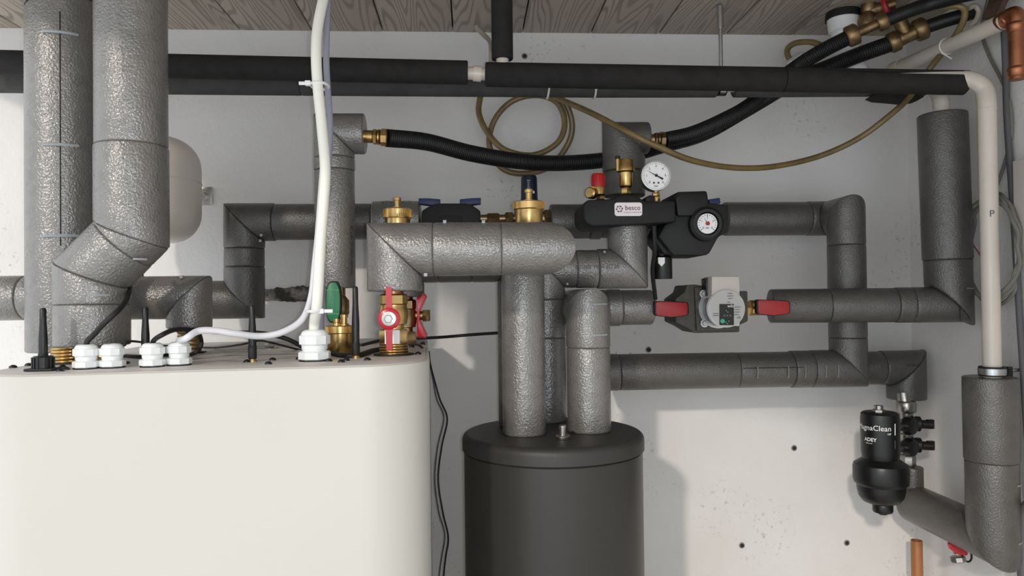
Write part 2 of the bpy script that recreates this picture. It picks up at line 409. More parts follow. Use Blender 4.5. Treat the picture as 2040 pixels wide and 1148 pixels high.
# cable glands
def gland(px, py, s, name='cable_gland'):
    o = PT(px, py, 0.0014); g = O(name, MB().lathe([(0.0135*s, 0.001), (0.0135*s, 0.020*s)], o, seg=20).lathe([(0.0145*s, 0.0135*s), (0.0142*s, 0.015*s), (0.0145*s, 0.0165*s), (0.0138*s, 0.018*s)], o, seg=20), 'gland', unit)
    O('base_nut', MB().hexnut(o+V((0, 0, 0.0012)), (0, 0, 1), 0.0182*s, 0.0105*s, 8, ref=(0.38, -0.92, 0)), 'gland', g)
    O('gasket', MB().lathe([(0.0175*s, 0), (0.0175*s, 0.0012)], o, seg=20), 'rubber', g)
    mb = MB().lathe([(0.0150*s, 0.0178*s), (0.0158*s, 0.0195*s), (0.0158*s, 0.0285*s), (0.0148*s, 0.031*s), (0.0135*s, 0.0335*s), (0.010*s, 0.0352*s), (0.006*s, 0.0352*s), (0.0055*s, 0.031*s)], o, seg=24)
    mb.hexnut(o+V((0, 0, 0.0188*s)), (0, 0, 1), 0.0174*s, 0.0105*s, 9, 0.05, ref=(0.3, -1, 0))
    O('dome_nut', mb, 'gland', g); return o + V((0, 0, 0.034*s))
GL = [gland(172, 737, 0.93), gland(224, 735, 0.92), gland(304, 733, 0.92), gland(357, 730, 0.92), gland(627, 721, 1.26, 'cable_gland')]
# antennas
def antenna(px, py, top, Yk=None, ribbed=False):
    o = PT(px, py, 0.0014); h = SZ(py-top, o.y); k = 0.0
    a = O('antenna', MB().lathe([(0.0052, 0.010), (0.0056, 0.030), (0.0056, h*0.5), (0.0042, h*0.78), (0.0041, h-0.003), (0.0030, h-0.0005), (0.001, h)], o, seg=14), 'black_plastic', unit)
    O('hinge', MB().lathe([(0.0056, 0.004), (0.0060, 0.006), (0.0060, 0.022), (0.0053, 0.024)], o, seg=14), 'rubber', a)
    O('connector', MB().lathe([(0.0062, 0), (0.0062, 0.0022), (0.0045, 0.0026), (0.0045, 0.006)], o, seg=12), 'brass', a)
    if ribbed:
        mb = MB().lathe([(0.0125, 0.004), (0.0125, 0.018), (0.011, 0.0195)], o, seg=20)
        for q in range(16):
            t = q*2*PI/16; mb.box(o+V((math.cos(t)*0.0125, math.sin(t)*0.0125, 0.011)), (0.0022, 0.0022, 0.014), Matrix.Rotation(t, 3, 'Z'))
        O('ribbed_nut', mb, 'black_plastic', a); O('foot', MB().box(o+V((0, 0, 0.002)), (0.036, 0.026, 0.0035)), 'rubber', a, bevel=0.001)
antenna(86, 741, 620, ribbed=True); antenna(290, 729, 617); antenna(503, 723, 612); antenna(709, 716, 574)
# brass ports
def port(px, Y, r, h, m='brass'):
    o = PTY(px, Y, 0.001); p = [(r, 0.0)]; n = 5
    for k in range(n): p += [(r, h*(k+0.1)/n), (r*1.06, h*(k+0.5)/n), (r, h*(k+0.9)/n)]
    q = O('brass_port', MB().lathe(p + [(r, h)], o, seg=28), m, unit)
    O('port_gasket', MB().lathe([(r*1.45, 0), (r*1.45, 0.0025), (r*1.2, 0.003)], o, seg=28), 'rubber', q); return o
pA = port(141, 1.14, 0.026, 0.024); pB = port(214, 1.10, 0.020, 0.040, 'bronze')
pD = port(378, 1.30, 0.019, 0.034, 'bronze')
pH = port(785, 1.15, 0.0215, 0.020); pF = port(676, 1.43, 0.016, 0.02, 'bronze')

# ------------------------------------------------------------------ left pipes
YA = 1.185; rA = SZ(63.5, YA)
xa = P(126, 400, YA).x; zA0 = P(128, 704, YA-rA).z; zA1 = P(126, 20, YA).z; top = ZC-0.002
A = run('leftmost grey foam-clad riser standing on the boiler, taken up to the ceiling', [(xa, YA, zA0), (xa, YA, zA1)], rA, {0: []}, endn=(None, (-0.20, 0.1, 1)), inner=(0.02, 'bronze'))
O('collar', MB().sleeve((xa, YA, zA1+0.002), (xa, YA, top), rA*1.03, na=(-0.20, 0.1, 1)), 'foam_shaded', A)
sa = 0.42
O('seam', MB().tube([(xa+math.sin(sa)*rA, YA-math.cos(sa)*rA, zA0+0.16), (xa+math.sin(sa)*rA, YA-math.cos(sa)*rA, zA1-0.02)], 0.0009, 5), 'seam', A)
for py in (63, 288, 470):
    staple(A, (xa, YA, P(150, py, YA-rA).z), (0, -1, 0), (1, 0, 0.03), rA, -0.02, 0.86, w=0.0024)
random.seed(3)
YB = 1.10; rB = SZ(65.5, YB)
b0 = P(263, 468, YB); b1 = P(184, 548, YB); zB0 = P(183, 692, YB-rB).z
B = run('thick grey foam-clad riser with a slanted offset bend above the boiler', [(b1.x, YB, zB0), (b1.x, YB, b1.z), (b0.x, YB, b0.z), (b0.x, YB, top)], rB, {0: [0.58], 1: [0.80], 2: [0.24]}, radii={(0, 0): 1.02, (0, 1): 1.03, (2, 0): 1.02})
for px, py in ((284, 516), (243, 588)):
    c = P(px, py, YB-rB*0.75); staple(B, V((b0.x if py < 530 else b1.x, YB, c.z)), (0.5, -0.86, 0), (0.86, 0.5, 0), rB*(1.0 if py > 530 else 0.8), -0.05, 0.35)
YC = 1.30; rC = SZ(43, YC)
c0 = P(-60, 595, YC); c1 = P(52, 595, YC)
Cc = run('short level grey foam pipe coming in at the left edge behind the leftmost riser', [c0, (c1.x, YC, c0.z), (P(120, 595, YC).x, YC, c0.z)], rC, {}, radii={(1, 0): 0.97})
d0 = P(256, 594, YC); d1 = P(377, 594, YC); zD = P(376, 654, YC).z
D = run('grey foam elbow pipe dropping to the boiler behind the arched pale cable', [d0, (d1.x, YC, d0.z), (d1.x, YC, zD)], SZ(42, YC), {}, inner=None)
pip(D, P(362, 553, YC-0.02), (0, -0.5, 1))
solo('brass_union', MB().hexnut(pD+V((0, 0, 0.034)), (0, 0, 1), 0.021, 0.02).cyl(pD+V((0, 0, 0.05)), (pD.x, pD.y, zD+0.02), 0.014), 'bronze', 'brass union under the grey elbow pipe behind the arched pale cable', 'fitting', pD+V((0, 0, 0.034)))
solo('blue_lever', MB().box(P(276, 541, 1.36), (0.014, 0.012, 0.03)).cyl(P(276, 552, 1.36), P(276, 575, 1.36), 0.004), 'blue', 'small blue valve lever peeking out above the left grey elbow', 'lever', P(276, 552, 1.36), bevel=0.001)

YE = 1.62; rE = SZ(35.5, YE)
e = [P(398, 596, YE), P(487, 597, YE), P(487, 443, YE), P(742, 441, YE)]
e = [V((e[0].x, YE, e[1].z)), V((e[1].x, YE, e[1].z)), V((e[2].x, YE, e[2].z)), V((e[3].x, YE, e[2].z))]
E = run('stepped grey foam pipe on the wall with two mitred bends left of the white cable', e, rE, {1: [0.42, 0.66], 2: [0.24]}, m='foam_shaded', radii={(0, 0): 1.05, (1, 0): 1.08, (1, 1): 1.07, (1, 2): 1.09, (2, 0): 1.05})
ps = P(742, 441, YE)
ez_ = e[2].z
E2 = run('pale grey foam sleeve with upside-down print behind the small brass air vent', [(e[3].x+0.001, YE, ez_), (P(838, 441, YE).x, YE, ez_)], SZ(40, YE), m='foam')
text('CONEL FLEX', 0.011, flat(P(790, 406, YE-0.028), (-1, 0, 0), (0, -0.6, -0.8), 0.006), 'ink', E2)
for px, py in ((521, 469), (519, 480)): pip(E, P(px, py, YE-0.035), (0, -1, 0))

# expansion vessel on the wall
vc = P(278, 380, 1.52)
ves = thing('expansion_vessel', 'white round-shouldered expansion vessel on the wall behind the bent riser', 'vessel', (vc.x, vc.y, P(278, 482, 1.52).z))
z0 = P(278, 482, 1.52).z; H = SZ(202, 1.52); rv = SZ(112, 1.52); pr = []
for k in range(9): t = -PI/2 + k*PI/16; pr.append((rv-0.055+0.055*math.cos(t), 0.06+0.06*math.sin(t)))
for k in range(9): t = k*PI/16; pr.append((rv-0.055+0.055*math.cos(t), H-0.06+0.06*math.sin(t)))
O('shell', MB().lathe([(0.002, 0)] + pr + [(0.002, H)], (vc.x, vc.y, z0), seg=48), 'vessel', ves)
O('weld_band', MB().lathe([(rv, H*0.565), (rv+0.0012, H*0.575), (rv, H*0.585)], (vc.x, vc.y, z0), seg=48, cap=False), 'vessel', ves)
pl_ = P(191, 330, 1.52-rv*0.5)
O('sticker', MB().box(V((vc.x-rv*0.62, vc.y-rv*0.80, P(191, 330, 1.45).z)), (0.045, 0.002, 0.035), Matrix.Rotation(-0.66, 3, 'Z')), 'white', ves)
text('LE', 0.016, flat(P(193, 325, 1.415), (0.79, -0.61, 0), (0, 0, 1), 0.001), 'ink', ves)
bk = P(407, 391, W)
br = thing('wall_bracket', 'small galvanised bracket with a bolt beside the white vessel', 'bracket', (bk.x, W, bk.z-0.02))
O('plate', MB().box((bk.x, W-0.003, bk.z), (0.036, 0.004, 0.042)), 'steel', br, bevel=0.001)
O('bolt', MB().lathe([(0.012, 0), (0.012, 0.003)], (bk.x, W-0.005, bk.z), (0, -1, 0)).hexnut((bk.x, W-0.008, bk.z), (0, -1, 0), 0.009, 0.008), 'steel', br)

# pipe F, its tee and the hose union
YF = 1.45; rF = SZ(39, YF)
f0 = P(667, 574, YF-rF); ftop = P(667, 267, YF)
xf = P(667, 430, YF).x
Fp = run('upright grey foam pipe behind the white cable, elbow at its top', [(xf, YF, f0.z), (xf, YF, ftop.z), (P(727, 267, YF).x, YF, ftop.z)], rF, {0: [0.76, 0.84]}, radii={(0, 1): 1.03, (0, 2): 1.02, (1, 0): 1.02})
text('CONEL FLEX EC 28 x 20', 0.009, (lambda o: (lambda a, b: V((o.x + math.sin(1.1+b/rF)*(rF+0.0006), YF - math.cos(1.1+b/rF)*(rF+0.0006), o.z+a))))(V((xf, 0, P(700, 500, YF).z))), 'ink', Fp)
def union(p, d, L, r, label, m='brass', name='brass_union'):
    d = V(d).normalized(); p = V(p); t = thing(name, label, 'fitting', p)
    O('tail', MB().lathe([(r*0.78, -0.012), (r*0.78, L*0.30), (r*0.7, L*0.32)], p, d, 20), m, t)
    O('hex_nut', MB().hexnut(p+d*L*0.32, d, r*0.98, L*0.2, 6), m, t)
    O('coupling_nut', MB().lathe([(r*0.85, L*0.53), (r*0.95, L*0.55), (r*0.95, L*0.62), (r*0.85, L*0.64)], p, d, 20).hexnut(p+d*L*0.66, d, r*1.08, L*0.34, 8), m, t)
    return t
uF = P(729, 272, YF); union(uF, (1, 0, -0.05), SZ(43, YF), SZ(16, YF), 'bright brass hose union on the elbow beside the white cable')
# green handled ball valve
gv = P(676, 640, 1.42)
gt = thing('ball_valve', 'brass ball valve with a green lever below the upright pipe', 'valve', (pF.x, pF.y, pF.z+0.02))
zg = f0.z; xg = xf+0.004
O('body', MB().cyl((pF.x, pF.y, pF.z+0.018), (pF.x, pF.y, zg+0.01), 0.0125, 20).lathe([(0.012, -0.022), (0.0195, -0.012), (0.0195, 0.012), (0.012, 0.022)], (pF.x, pF.y, P(676, 612, 1.42).z), seg=20), 'bronze', gt)
gp = P(664, 602, 1.33)
O('stem', MB().cyl(P(672, 604, 1.42), gp+V((0, 0.004, 0)), 0.007, 12), 'black_plastic', gt)
def oval(c, w, h, k=14, e=3.2, taper=0.86):
    o = []
    for i in range(k*4):
        t = i*2*PI/(k*4); x = abs(math.cos(t))**(2/e)*math.copysign(1, math.cos(t)); z = abs(math.sin(t))**(2/e)*math.copysign(1, math.sin(t))
        o.append(V((c.x + x*w/2*(1-(1-taper)*z*z), c.y, c.z + z*h/2)))
    return o
lv = O('lever', MB().prism(oval(gp, SZ(31, 1.33), SZ(83, 1.33)), (0, 0.012, 0)), 'rubber', gt, bevel=0.0012)
O('lever_face', MB().prism(oval(gp+V((0, -0.003, 0)), SZ(27, 1.33), SZ(77, 1.33)), (0, 0.004, 0)), 'green', lv, bevel=0.001)
for zz in (0.021, -0.021): O('rib', MB().box(gp+V((0, -0.0033, zz)), (SZ(24, 1.33), 0.001, 0.0015)), 'green_light', lv)
text('Heimeier', 0.0105, flat(gp+V((-0.001, -0.0036, -0.001)), (0, 0, 1), (-1, 0, 0)), 'green_light', lv)
# air vents
def vent(name, label, o, r, h, stem=True, extra=False, group=None):
    o = V(o); t = thing(name, label, 'air vent', o, group)
    O('pot', MB().lathe([(r*0.45, -0.004), (r*0.9, 0.0), (r, 0.003), (r, h*0.74)], o, seg=32), 'brass', t)
    mb = MB().lathe([(r*1.08, h*0.72), (r*1.14, h*0.75), (r*1.14, h*0.97), (r*1.0, h)], o, seg=40)
    for k in range(40):
        a = k*2*PI/40; mb.box(o+V((math.cos(a)*r*1.13, math.sin(a)*r*1.13, h*0.86)), (r*0.06, r*0.07, h*0.22), Matrix.Rotation(a, 3, 'Z'))
    O('knurled_cap', mb, 'brass', t)
    s = V((r*0.35 if extra else 0, -r*0.1, h))
    O('stem', MB().lathe([(r*0.38, 0), (r*0.38, r*0.12), (r*0.24, r*0.16), (r*0.24, r*0.62), (r*0.32, r*0.64), (r*0.32, r*0.86), (r*0.24, r*0.9)], o+s, seg=14), 'brass', t)
    if extra: O('plug', MB().lathe([(r*0.36, 0), (r*0.36, r*0.2), (r*0.26, r*0.25), (r*0.26, r*0.55)], o+V((-r*0.28, 0, h)), seg=14), 'brass', t)
    return t
pv = PT(678, 708, 0.002); vent('air_vent', 'brass automatic air vent standing on the boiler top below the green lever', pv, 0.0195, SZ(62, 1.08), extra=True)

# ------------------------------------------------------------------ front supply valve and pipes to the buffer tank
YG = 1.16; rG = SZ(53, YG)
xg = P(786, 500, YG).x; zg = P(860, 497, YG).z
zg0 = P(786, 580, YG-rG).z
Gc = P(1083, 497, YG); YG2 = 1.335
gd = P(1043, 700, YG2)
TZ = 1.75-0.2445
G = run('big bright grey foam pipe arching from the red-levered valve over to the tank', [(xg, YG, zg0), (xg, YG, zg), (Gc.x, YG, zg), (gd.x, YG2, zg), (gd.x, YG2, TZ)], rG, {1: [0.26, 0.71], 3: [0.07]}, radii={(0, 0): 1.02, (3, 0): 0.945, (3, 1): 0.93, (2, 0): 0.985})
for px, py in ((848, 547), (823, 555), (886, 443), (963, 443)): pip(G, P(px, py, YG-rG*(0.45 if py > 500 else 0.3)), (0, -0.8, 0.5 if py < 500 else -0.5))
def ballvalve(name, label, o, z1, r, m):
    t = thing(name, label, 'valve', o); H = z1-o.z
    O('lower_nut', MB().hexnut(o+V((0, 0, 0.0)), (0, 0, 1), r*1.45, H*0.28, 6, ref=(0.0, -1, 0)), m, t)
    O('body', MB().lathe([(r*0.9, H*0.26), (r*0.9, H*0.36), (r*1.25, H*0.38), (r*1.25, H*0.42), (r*1.35, H*0.48), (r*1.35, H*0.64), (r*1.25, H*0.70), (r*1.25, H*0.74)], o, seg=28), m, t)
    O('upper_nut', MB().hexnut(o+V((0, 0, H*0.73)), (0, 0, 1), r*1.3, H*0.22, 8), m, t)
    O('tail', MB().lathe([(r*0.95, H*0.93), (r*0.95, H+0.02)], o, seg=20), 'copper', t)
    return t, H
oH = pH+V((0, 0, 0.018)); vH, HH = ballvalve('ball_valve', 'brass ball valve facing forward with a slim red butterfly lever', oH, zg0, 0.0165, 'brass')
hc = V((oH.x-0.002, oH.y-0.045, P(782, 635, oH.y-0.045).z))
O('spindle', MB().cyl((hc.x, oH.y-0.012, hc.z), hc, 0.008, 14), 'brass', vH)
lev = O('butterfly_lever', MB().lathe([(0.0165, 0.0), (0.0165, 0.004), (0.014, 0.0055)], hc, (0, -1, 0), 28)
  .prism([hc+V((x, -0.004, z)) for x, z in ((-0.0045, 0.012), (0.0045, 0.012), (0.0042, 0.047), (-0.0042, 0.047))], (0, 0.005, 0))
  .prism([hc+V((x, -0.004, z)) for x, z in ((-0.0050, -0.012), (0.0050, -0.012), (0.0042, -0.047), (-0.0042, -0.047))], (0, 0.005, 0)), 'red', vH)
O('lever_nut', MB().lathe([(0.0105, 0.0055), (0.0105, 0.007), (0.0065, 0.0075)], hc, (0, -1, 0), 20).hexnut(hc+V((0, -0.0075, 0)), (0, -1, 0), 0.0062, 0.005), 'nickel', lev)
O('paper_tag', MB().box((oH.x, oH.y-0.0235, oH.z+HH*0.14), (0.0225, 0.001, HH*0.26)), 'white', vH)
# second valve and its pipe behind
Y2 = 1.42; r2 = SZ(39, Y2)
g2z = P(900, 524, Y2).z; g2x = P(806, 560, Y2).x; g2b = P(806, 592, Y2).z
gx2 = P(1031, 700, Y2).x
o2b = PT(806, 696, 0.002)
G2 = run('dark grey foam pipe running to the tank in the shade behind the big arching pipe', [(g2x, Y2, g2b), (g2x, Y2, g2z), (gx2, Y2, g2z), (gx2, Y2, TZ)], r2, {1: [0.3, 0.6]}, m='foam_shaded')
v2, H2 = ballvalve('ball_valve', 'brass ball valve with a red butterfly lever turned to the right', V((g2x, Y2, PT(806, 690).z)), g2b, 0.0165, 'bronze')
k2 = P(838, 629, Y2)
O('spindle', MB().cyl((g2x, Y2, k2.z), (k2.x+0.010, Y2, k2.z), 0.0085, 14).hexnut((k2.x+0.004, Y2, k2.z), (1, 0, 0), 0.0125, 0.014), 'bronze', v2)
lx = k2.x-0.006
wing = [(0, 0.042), (0.016, 0.042), (0.022, 0.036), (0.006, 0.008), (0.006, -0.008), (0.022, -0.036), (0.018, -0.043), (0.0, -0.040)]
O('butterfly_lever', MB().prism([V((lx+a*0.85, Y2-0.016, k2.z+b)) for a, b in wing], (0, 0.032, 0)), 'red', v2, bevel=0.0015)
v1p = P(790, 436, 1.34); vent('air_vent', 'small brass air vent with knurled cap showing above the big arching pipe', (P(792, 436, Y2).x, Y2, g2z+r2-0.003), 0.0235, P(792, 420, Y2).z-(g2z+r2-0.003)+0.004)
vent('air_vent', 'brass air vent with knurled cap in front of the dark blue regulator cap', (P(1054, 446, 1.245).x, 1.245, zg+rG*0.9-0.004), 0.0232, P(1054, 402, 1.245).z-(zg+rG*0.9-0.004))

# ------------------------------------------------------------------ buffer tank
YT = 1.36; tc_ = P(1101.5, 900, YT); RT = 0.1652
tank = thing('buffer_tank', 'dark grey cylindrical buffer tank with a separate lid, beside the boiler', 'tank', (tc_.x, YT, 0))
zl = TZ-0.031
O('shell', MB().lathe([(RT-0.01, 0.0), (RT-0.002, 0.004), (RT-0.002, zl-0.003), (RT-0.005, zl)], (tc_.x, YT, 0), seg=72), 'tank', tank)
pr = [(RT-0.004, zl-0.0005), (RT+0.0012, zl+0.001), (RT+0.0012, TZ-0.014)]
for k in range(1, 7): t = k/6*PI/2; pr.append((RT+0.0012-0.013+0.013*math.cos(t), TZ-0.013+0.013*math.sin(t)))
O('lid', MB().lathe(pr + [(0.02, TZ)], (tc_.x, YT, 0), seg=72), 'tank_lid', tank)
nv = P(1121, 872, 1.275); nv = V((nv.x, nv.y, TZ))
O('vent_nipple', MB().lathe([(0.0125, 0), (0.0132, 0.001), (0.0132, 0.006), (0.012, 0.0075), (0.006, 0.008), (0.006, 0.019), (0.0068, 0.0195), (0.0068, 0.024), (0.004, 0.0255)], nv, seg=20), 'nickel', tank)
YJ = 1.35; rJ = SZ(43.5, YJ); YK = 1.55
jx = P(1172, 700, YJ).x; jz = P(1172, 617, YJ).z
kx = P(1298, 616, YK).x
J = run('grey foam pipe rising from the tank front right, then back to the pump', [(jx, YJ, TZ), (jx, YJ, jz), (jx, YK, jz), (kx, YK, jz)], rJ, {0: [0.69], 2: [0.42, 0.60]}, radii={(1, 0): 0.97, (2, 0): 0.96, (2, 1): 0.98, (2, 2): 0.93, (0, 0): 1.0, (0, 1): 1.01})
for py in (606, 668): staple(J, (jx, YJ, P(1190, py, YJ-rJ).z), (0, -1, 0), (1, 0, 0), rJ*1.01, 0.02, 0.78)
YL = 1.47; rL = SZ(38.5, YL)
lx0 = P(1089, 700, YL).x; lz = P(1180, 536, YL).z; lx1 = P(1250, 480, YL).x
Lr = run('grey foam pipe from the tank rear stepping right and up into the black manifold', [(lx0, YL, TZ), (lx0, YL, lz), (lx1, YL, lz), (lx1, YL, P(1250, 440, YL).z)], rL, {0: [0.55, 0.8], 1: [0.36, 0.62]}, radii={(1, 1): 0.99, (1, 2): 1.04, (2, 0): 1.04, (1, 0): 0.97})
text('CONEL FLEX EC 28', 0.010, flat(P(1190, 532, YL-rL*1.06), (1, 0, 0), (0, 0, 1), 0.0), 'ink_grey', Lr)
for px, py in ((1130, 566), (1204, 502)): pip(Lr, P(px, py, YL-rL), (0, -1, 0), s=0.004)

# ------------------------------------------------------------------ wall line: shut-off block, regulator
wz = P(900, 440, YE).z
def pxpoly(pts, Y): return [P(x, y, Y) for x, y in pts]
vb = thing('insulated_valve', 'black insulated double valve with two blue levers behind the big arching pipe', 'valve', P(898, 480, 1.60))
O('shell', MB().prism(pxpoly(((840, 420), (860, 408), (872, 405), (928, 405), (940, 408), (957, 420), (958, 474), (940, 484), (858, 484), (840, 474)), 1.56), (0, 0.12, 0)), 'epp', vb, bevel=0.004)
O('shell_panel', MB().prism(pxpoly(((876, 430), (920, 430), (920, 470), (876, 470)), 1.556), (0, 0.006, 0)), 'epp', vb, bevel=0.001)
for x1, x2, sgn in ((834, 877, 1), (916, 958, -1)):
    q = pxpoly(((x1, 395), (x1+20, 395), (x2, 397), (x2, 409), (x1+22, 409), (x1, 406)) if sgn > 0 else ((x1, 397), (x2-22, 395), (x2, 394), (x2, 406), (x2-20, 408), (x1, 409)), 1.585)
    h = O('lever', MB().prism(q, (0, 0.022, 0)), 'blue', vb, bevel=0.0015)
    sx = (x2-12) if sgn > 0 else (x1+12); O('lever_stem', MB().cyl(P(sx, 407, 1.597), P(sx, 418, 1.597), 0.006, 12), 'black_plastic', h)
bu = thing('brass_union', 'dull brass nipples between the black double valve and the regulator', 'fitting', P(960, 440, YE))
pb = V((P(957, 436, YE).x, YE, P(990, 436, YE).z))
def seg_x(mb, x1, x2, r, hexa=False):
    a = V((P(x1, 436, YE).x, YE, pb.z)); b = P(x2, 436, YE).x
    return mb.hexnut(a, (1, 0, 0), r, b-a.x, 6) if hexa else mb.cyl(a, (b, YE, pb.z), r, 18)
O('nipple', seg_x(MB(), 955, 1025, 0.0095), 'bronze', bu); O('hex_nut', seg_x(MB(), 970, 995, 0.0135, True), 'bronze', bu); O('hex_nut', seg_x(MB(), 1006, 1022, 0.0155, True), 'bronze', bu)
rg = thing('flow_regulator', 'brass flow regulator with a dark blue scale cap behind the air vent', 'valve', P(1055, 460, YE))
rx = P(1055, 436, YE).x
O('body', seg_x(seg_x(MB(), 1025, 1085, 0.017), 1083, 1098, 0.021, True).cyl((rx, YE, pb.z), (rx, YE, P(1055, 404, YE).z), 0.015), 'bronze', rg)
zc0 = P(1055, 405, YE).z; zc1 = P(1055, 350, YE).z
cap = O('scale_cap', MB().lathe([(0.0205, -0.004), (0.0205, 0.006), (0.0185, 0.008), (0.0175, zc1-zc0-0.006), (0.0155, zc1-zc0-0.001), (0.013, zc1-zc0)], (rx, YE, zc0), seg=24), 'navy', rg)
for k in range(9): O('scale_mark', MB().box((rx-0.003, YE-0.0185, zc0+0.014+k*0.0042), (0.004 if k % 4 else 0.007, 0.0012, 0.0008)), 'white', cap)
O('scale_window', MB().box((rx+0.007, YE-0.0168, zc0+0.022), (0.006, 0.0015, 0.005)), 'white', cap)

# manifold
YM = 1.40
mf = thing('safety_manifold', 'black foam-cased manifold block with a white logo plate', 'manifold', P(1250, 450, YM+0.05))
O('casing', MB().prism(pxpoly(((1163, 408), (1170, 398), (1222, 396), (1236, 388), (1268, 388), (1286, 402), (1346, 400), (1346, 442), (1290, 446), (1180, 451), (1168, 445), (1163, 436)), YM), (0, 0.13, 0)), 'epp', mf, bevel=0.005)
O('casing_lip', MB().prism(pxpoly(((1285, 402), (1288, 392), (1297, 388), (1303, 392), (1304, 404)), YM+0.02), (0, 0.04, 0)), 'epp', mf, bevel=0.002)
lc = P(1252, 417, YM-0.003)
def rrect(c, w, h, r, n=6, Yo=0):
    o = []
    for sx, sz, a0 in ((1, 1, 0), (-1, 1, PI/2), (-1, -1, PI), (1, -1, 1.5*PI)):
        for k in range(n+1):
            t = a0+k/n*PI/2; o.append(V((c.x+sx*(w/2-r)+r*math.cos(t), c.y+Yo, c.z+sz*(h/2-r)+r*math.sin(t))))
    return o
plate = O('logo_plate', MB().prism(rrect(lc, SZ(56, YM), SZ(27, YM), 0.005), (0, 0.005, 0)), 'label', mf)
text('besco', 0.0128, flat(P(1260.5, 414.5, YM-0.003)), 'ink_maroon', plate, bold=0.00008)
text('FITTINGS & CONNECTORS', 0.0029, flat(P(1260.5, 423.5, YM-0.003)), 'ink_maroon', plate)
ic = P(1234, 416.5, YM-0.003)
mb = MB()
for k in range(6):
    t = k*PI/3+0.1; mb.prism([ic+V((math.cos(t+d)*r, -0.0004, math.sin(t+d)*r)) for d, r in ((-0.42, 0.0045), (0.42, 0.0045), (0.36, 0.0062), (0, 0.0068), (-0.36, 0.0062))], (0, 0.0006, 0))
O('logo_emblem', mb, 'ink_maroon', plate)
O('logo_needle', MB().prism([ic+V((x, -0.0004, z)) for x, z in ((-0.001, 0.002), (0.0005, 0.0025), (0.002, -0.002))], (0, 0.0006, 0)), 'blue', plate)
ms = P(1190, 398, YM+0.05)
sv = thing('safety_valve', 'brass safety valve with a ribbed red cap on the manifold', 'valve', ms)
hp = P(1190, 372, YM+0.05)
hgt = hp.z-ms.z
O('body', MB().hexnut(ms+V((0.006, 0, 0)), (0, 0, 1), 0.009, 0.007).lathe([(0.0085, 0.006), (0.0135, 0.010), (0.0135, hgt*0.9), (0.0125, hgt)], ms+V((0.002, 0, 0)), seg=22).lathe([(0.0085, 0), (0.0115, 0.003), (0.0115, 0.016), (0.009, 0.018)], ms+V((-0.008, -0.008, 0.011)), (-0.25, -0.3, 0), 20), 'brass', sv)
O('outlet', MB().lathe([(0.011, 0), (0.011, 0.007), (0.007, 0.007), (0.0065, 0.002)], ms+V((-0.012, -0.004, 0.0135)), (-0.15, -1, 0), 20), 'brass', sv)
rc_ = hp+V((0.002, 0, 0)); mb = MB().lathe([(0.0135, -0.001), (0.0138, 0.001), (0.0125, 0.024), (0.0115, 0.0255)], rc_, seg=24)
for k in range(14): t = k*2*PI/14; mb.box(rc_+V((math.cos(t)*0.0132, math.sin(t)*0.0132, 0.011)), (0.0012, 0.0022, 0.020), Matrix.Rotation(t, 3, 'Z'))
O('red_cap', mb, 'red_cap', sv)
mv = P(1247, 388, YM+0.045); hv = P(1247, 318, YM+0.045).z-mv.z
av = thing('air_vent', 'slim brass float air vent in the middle of the manifold top', 'air vent', mv)
O('hex_base', MB().hexnut(mv, (0, 0, 1), 0.0105, hv*0.2), 'brass', av)
O('pot', MB().lathe([(0.009, hv*0.18), (0.0115, hv*0.22), (0.0135, hv*0.26), (0.0140, hv*0.62), (0.0172, hv*0.66), (0.0172, hv*0.78), (0.0155, hv*0.82), (0.0150, hv*0.97), (0.0135, hv)], mv, seg=28), 'brass', av)
O('side_nozzle', MB().cyl(mv+V((-0.0165, -0.004, hv*0.66)), mv+V((-0.0165, -0.004, hv*1.02)), 0.0042, 12), 'brass', av)
O('nozzle_cap', MB().lathe([(0.005, 0), (0.005, 0.006), (0.003, 0.007)], mv+V((-0.0165, -0.004, hv*1.0)), seg=12), 'black_plastic', av)
# pressure gauge
def gauge(name, label, px, py, Y, rpx, bez, stempx, numbers, needle, face='white', needle_col='ink'):
    c = P(px, py, Y); r = SZ(rpx, Y)
    t = thing(name, label, 'gauge', c-V((0, 0, r+0.012)))
    O('case', MB().lathe([(r*0.93, 0.022), (r, 0.018), (r, 0.002), (r*0.98, -0.001), (r*0.90, -0.0012), (r*0.88, 0.0015)], c, (0, 1, 0), 48), bez, t)
    d = O('dial', MB().lathe([(r*0.885, 0.0), (r*0.885, 0.002)], c, (0, 1, 0), 48), face, t)
    for k in range(31):
        a = math.radians(225 - k*9); L = 0.10 if k % 5 == 0 else 0.06
        q = c+V((math.cos(a)*r*0.80, -0.0006, math.sin(a)*r*0.80))
        O('tick', MB().box(q, (r*L, 0.0006, r*0.018), Matrix.Rotation(-a, 3, 'Y')), 'ink', d)
    for k, s in enumerate(numbers):
        a = math.radians(225 - k*270/(len(numbers)-1)); text(s, r*0.22, flat(c+V((math.cos(a)*r*0.62, -0.0006, math.sin(a)*r*0.62))), 'ink', d)
    return t, c, r, d
def needle(t, c, r, ang, m, tail=0.35, w=0.035):
    a = math.radians(ang); u = V((math.cos(a), 0, math.sin(a))); v = V((-u.z, 0, u.x)); o = c+V((0, -0.002, 0))
    n = O('needle', MB().prism([o-u*r*tail-v*r*w*1.8, o-u*r*tail*0.3-v*r*w, o+u*r*0.74, o-u*r*tail*0.3+v*r*w, o-u*r*tail+v*r*w*1.8], (0, 0.0006, 0)), m, t); return n
t, c, r, d = gauge('pressure_gauge', 'round white pressure gauge with chrome rim on the manifold', 1307, 350, YM+0.02, 31, 'steel', None, list('0123456'), 0)
needle(t, c, r, 152, 'ink', 0.5); O('hub', MB().lathe([(r*0.09, 0), (r*0.09, 0.002)], c+V((0, -0.0035, 0)), (0, 1, 0), 16), 'ink', t)
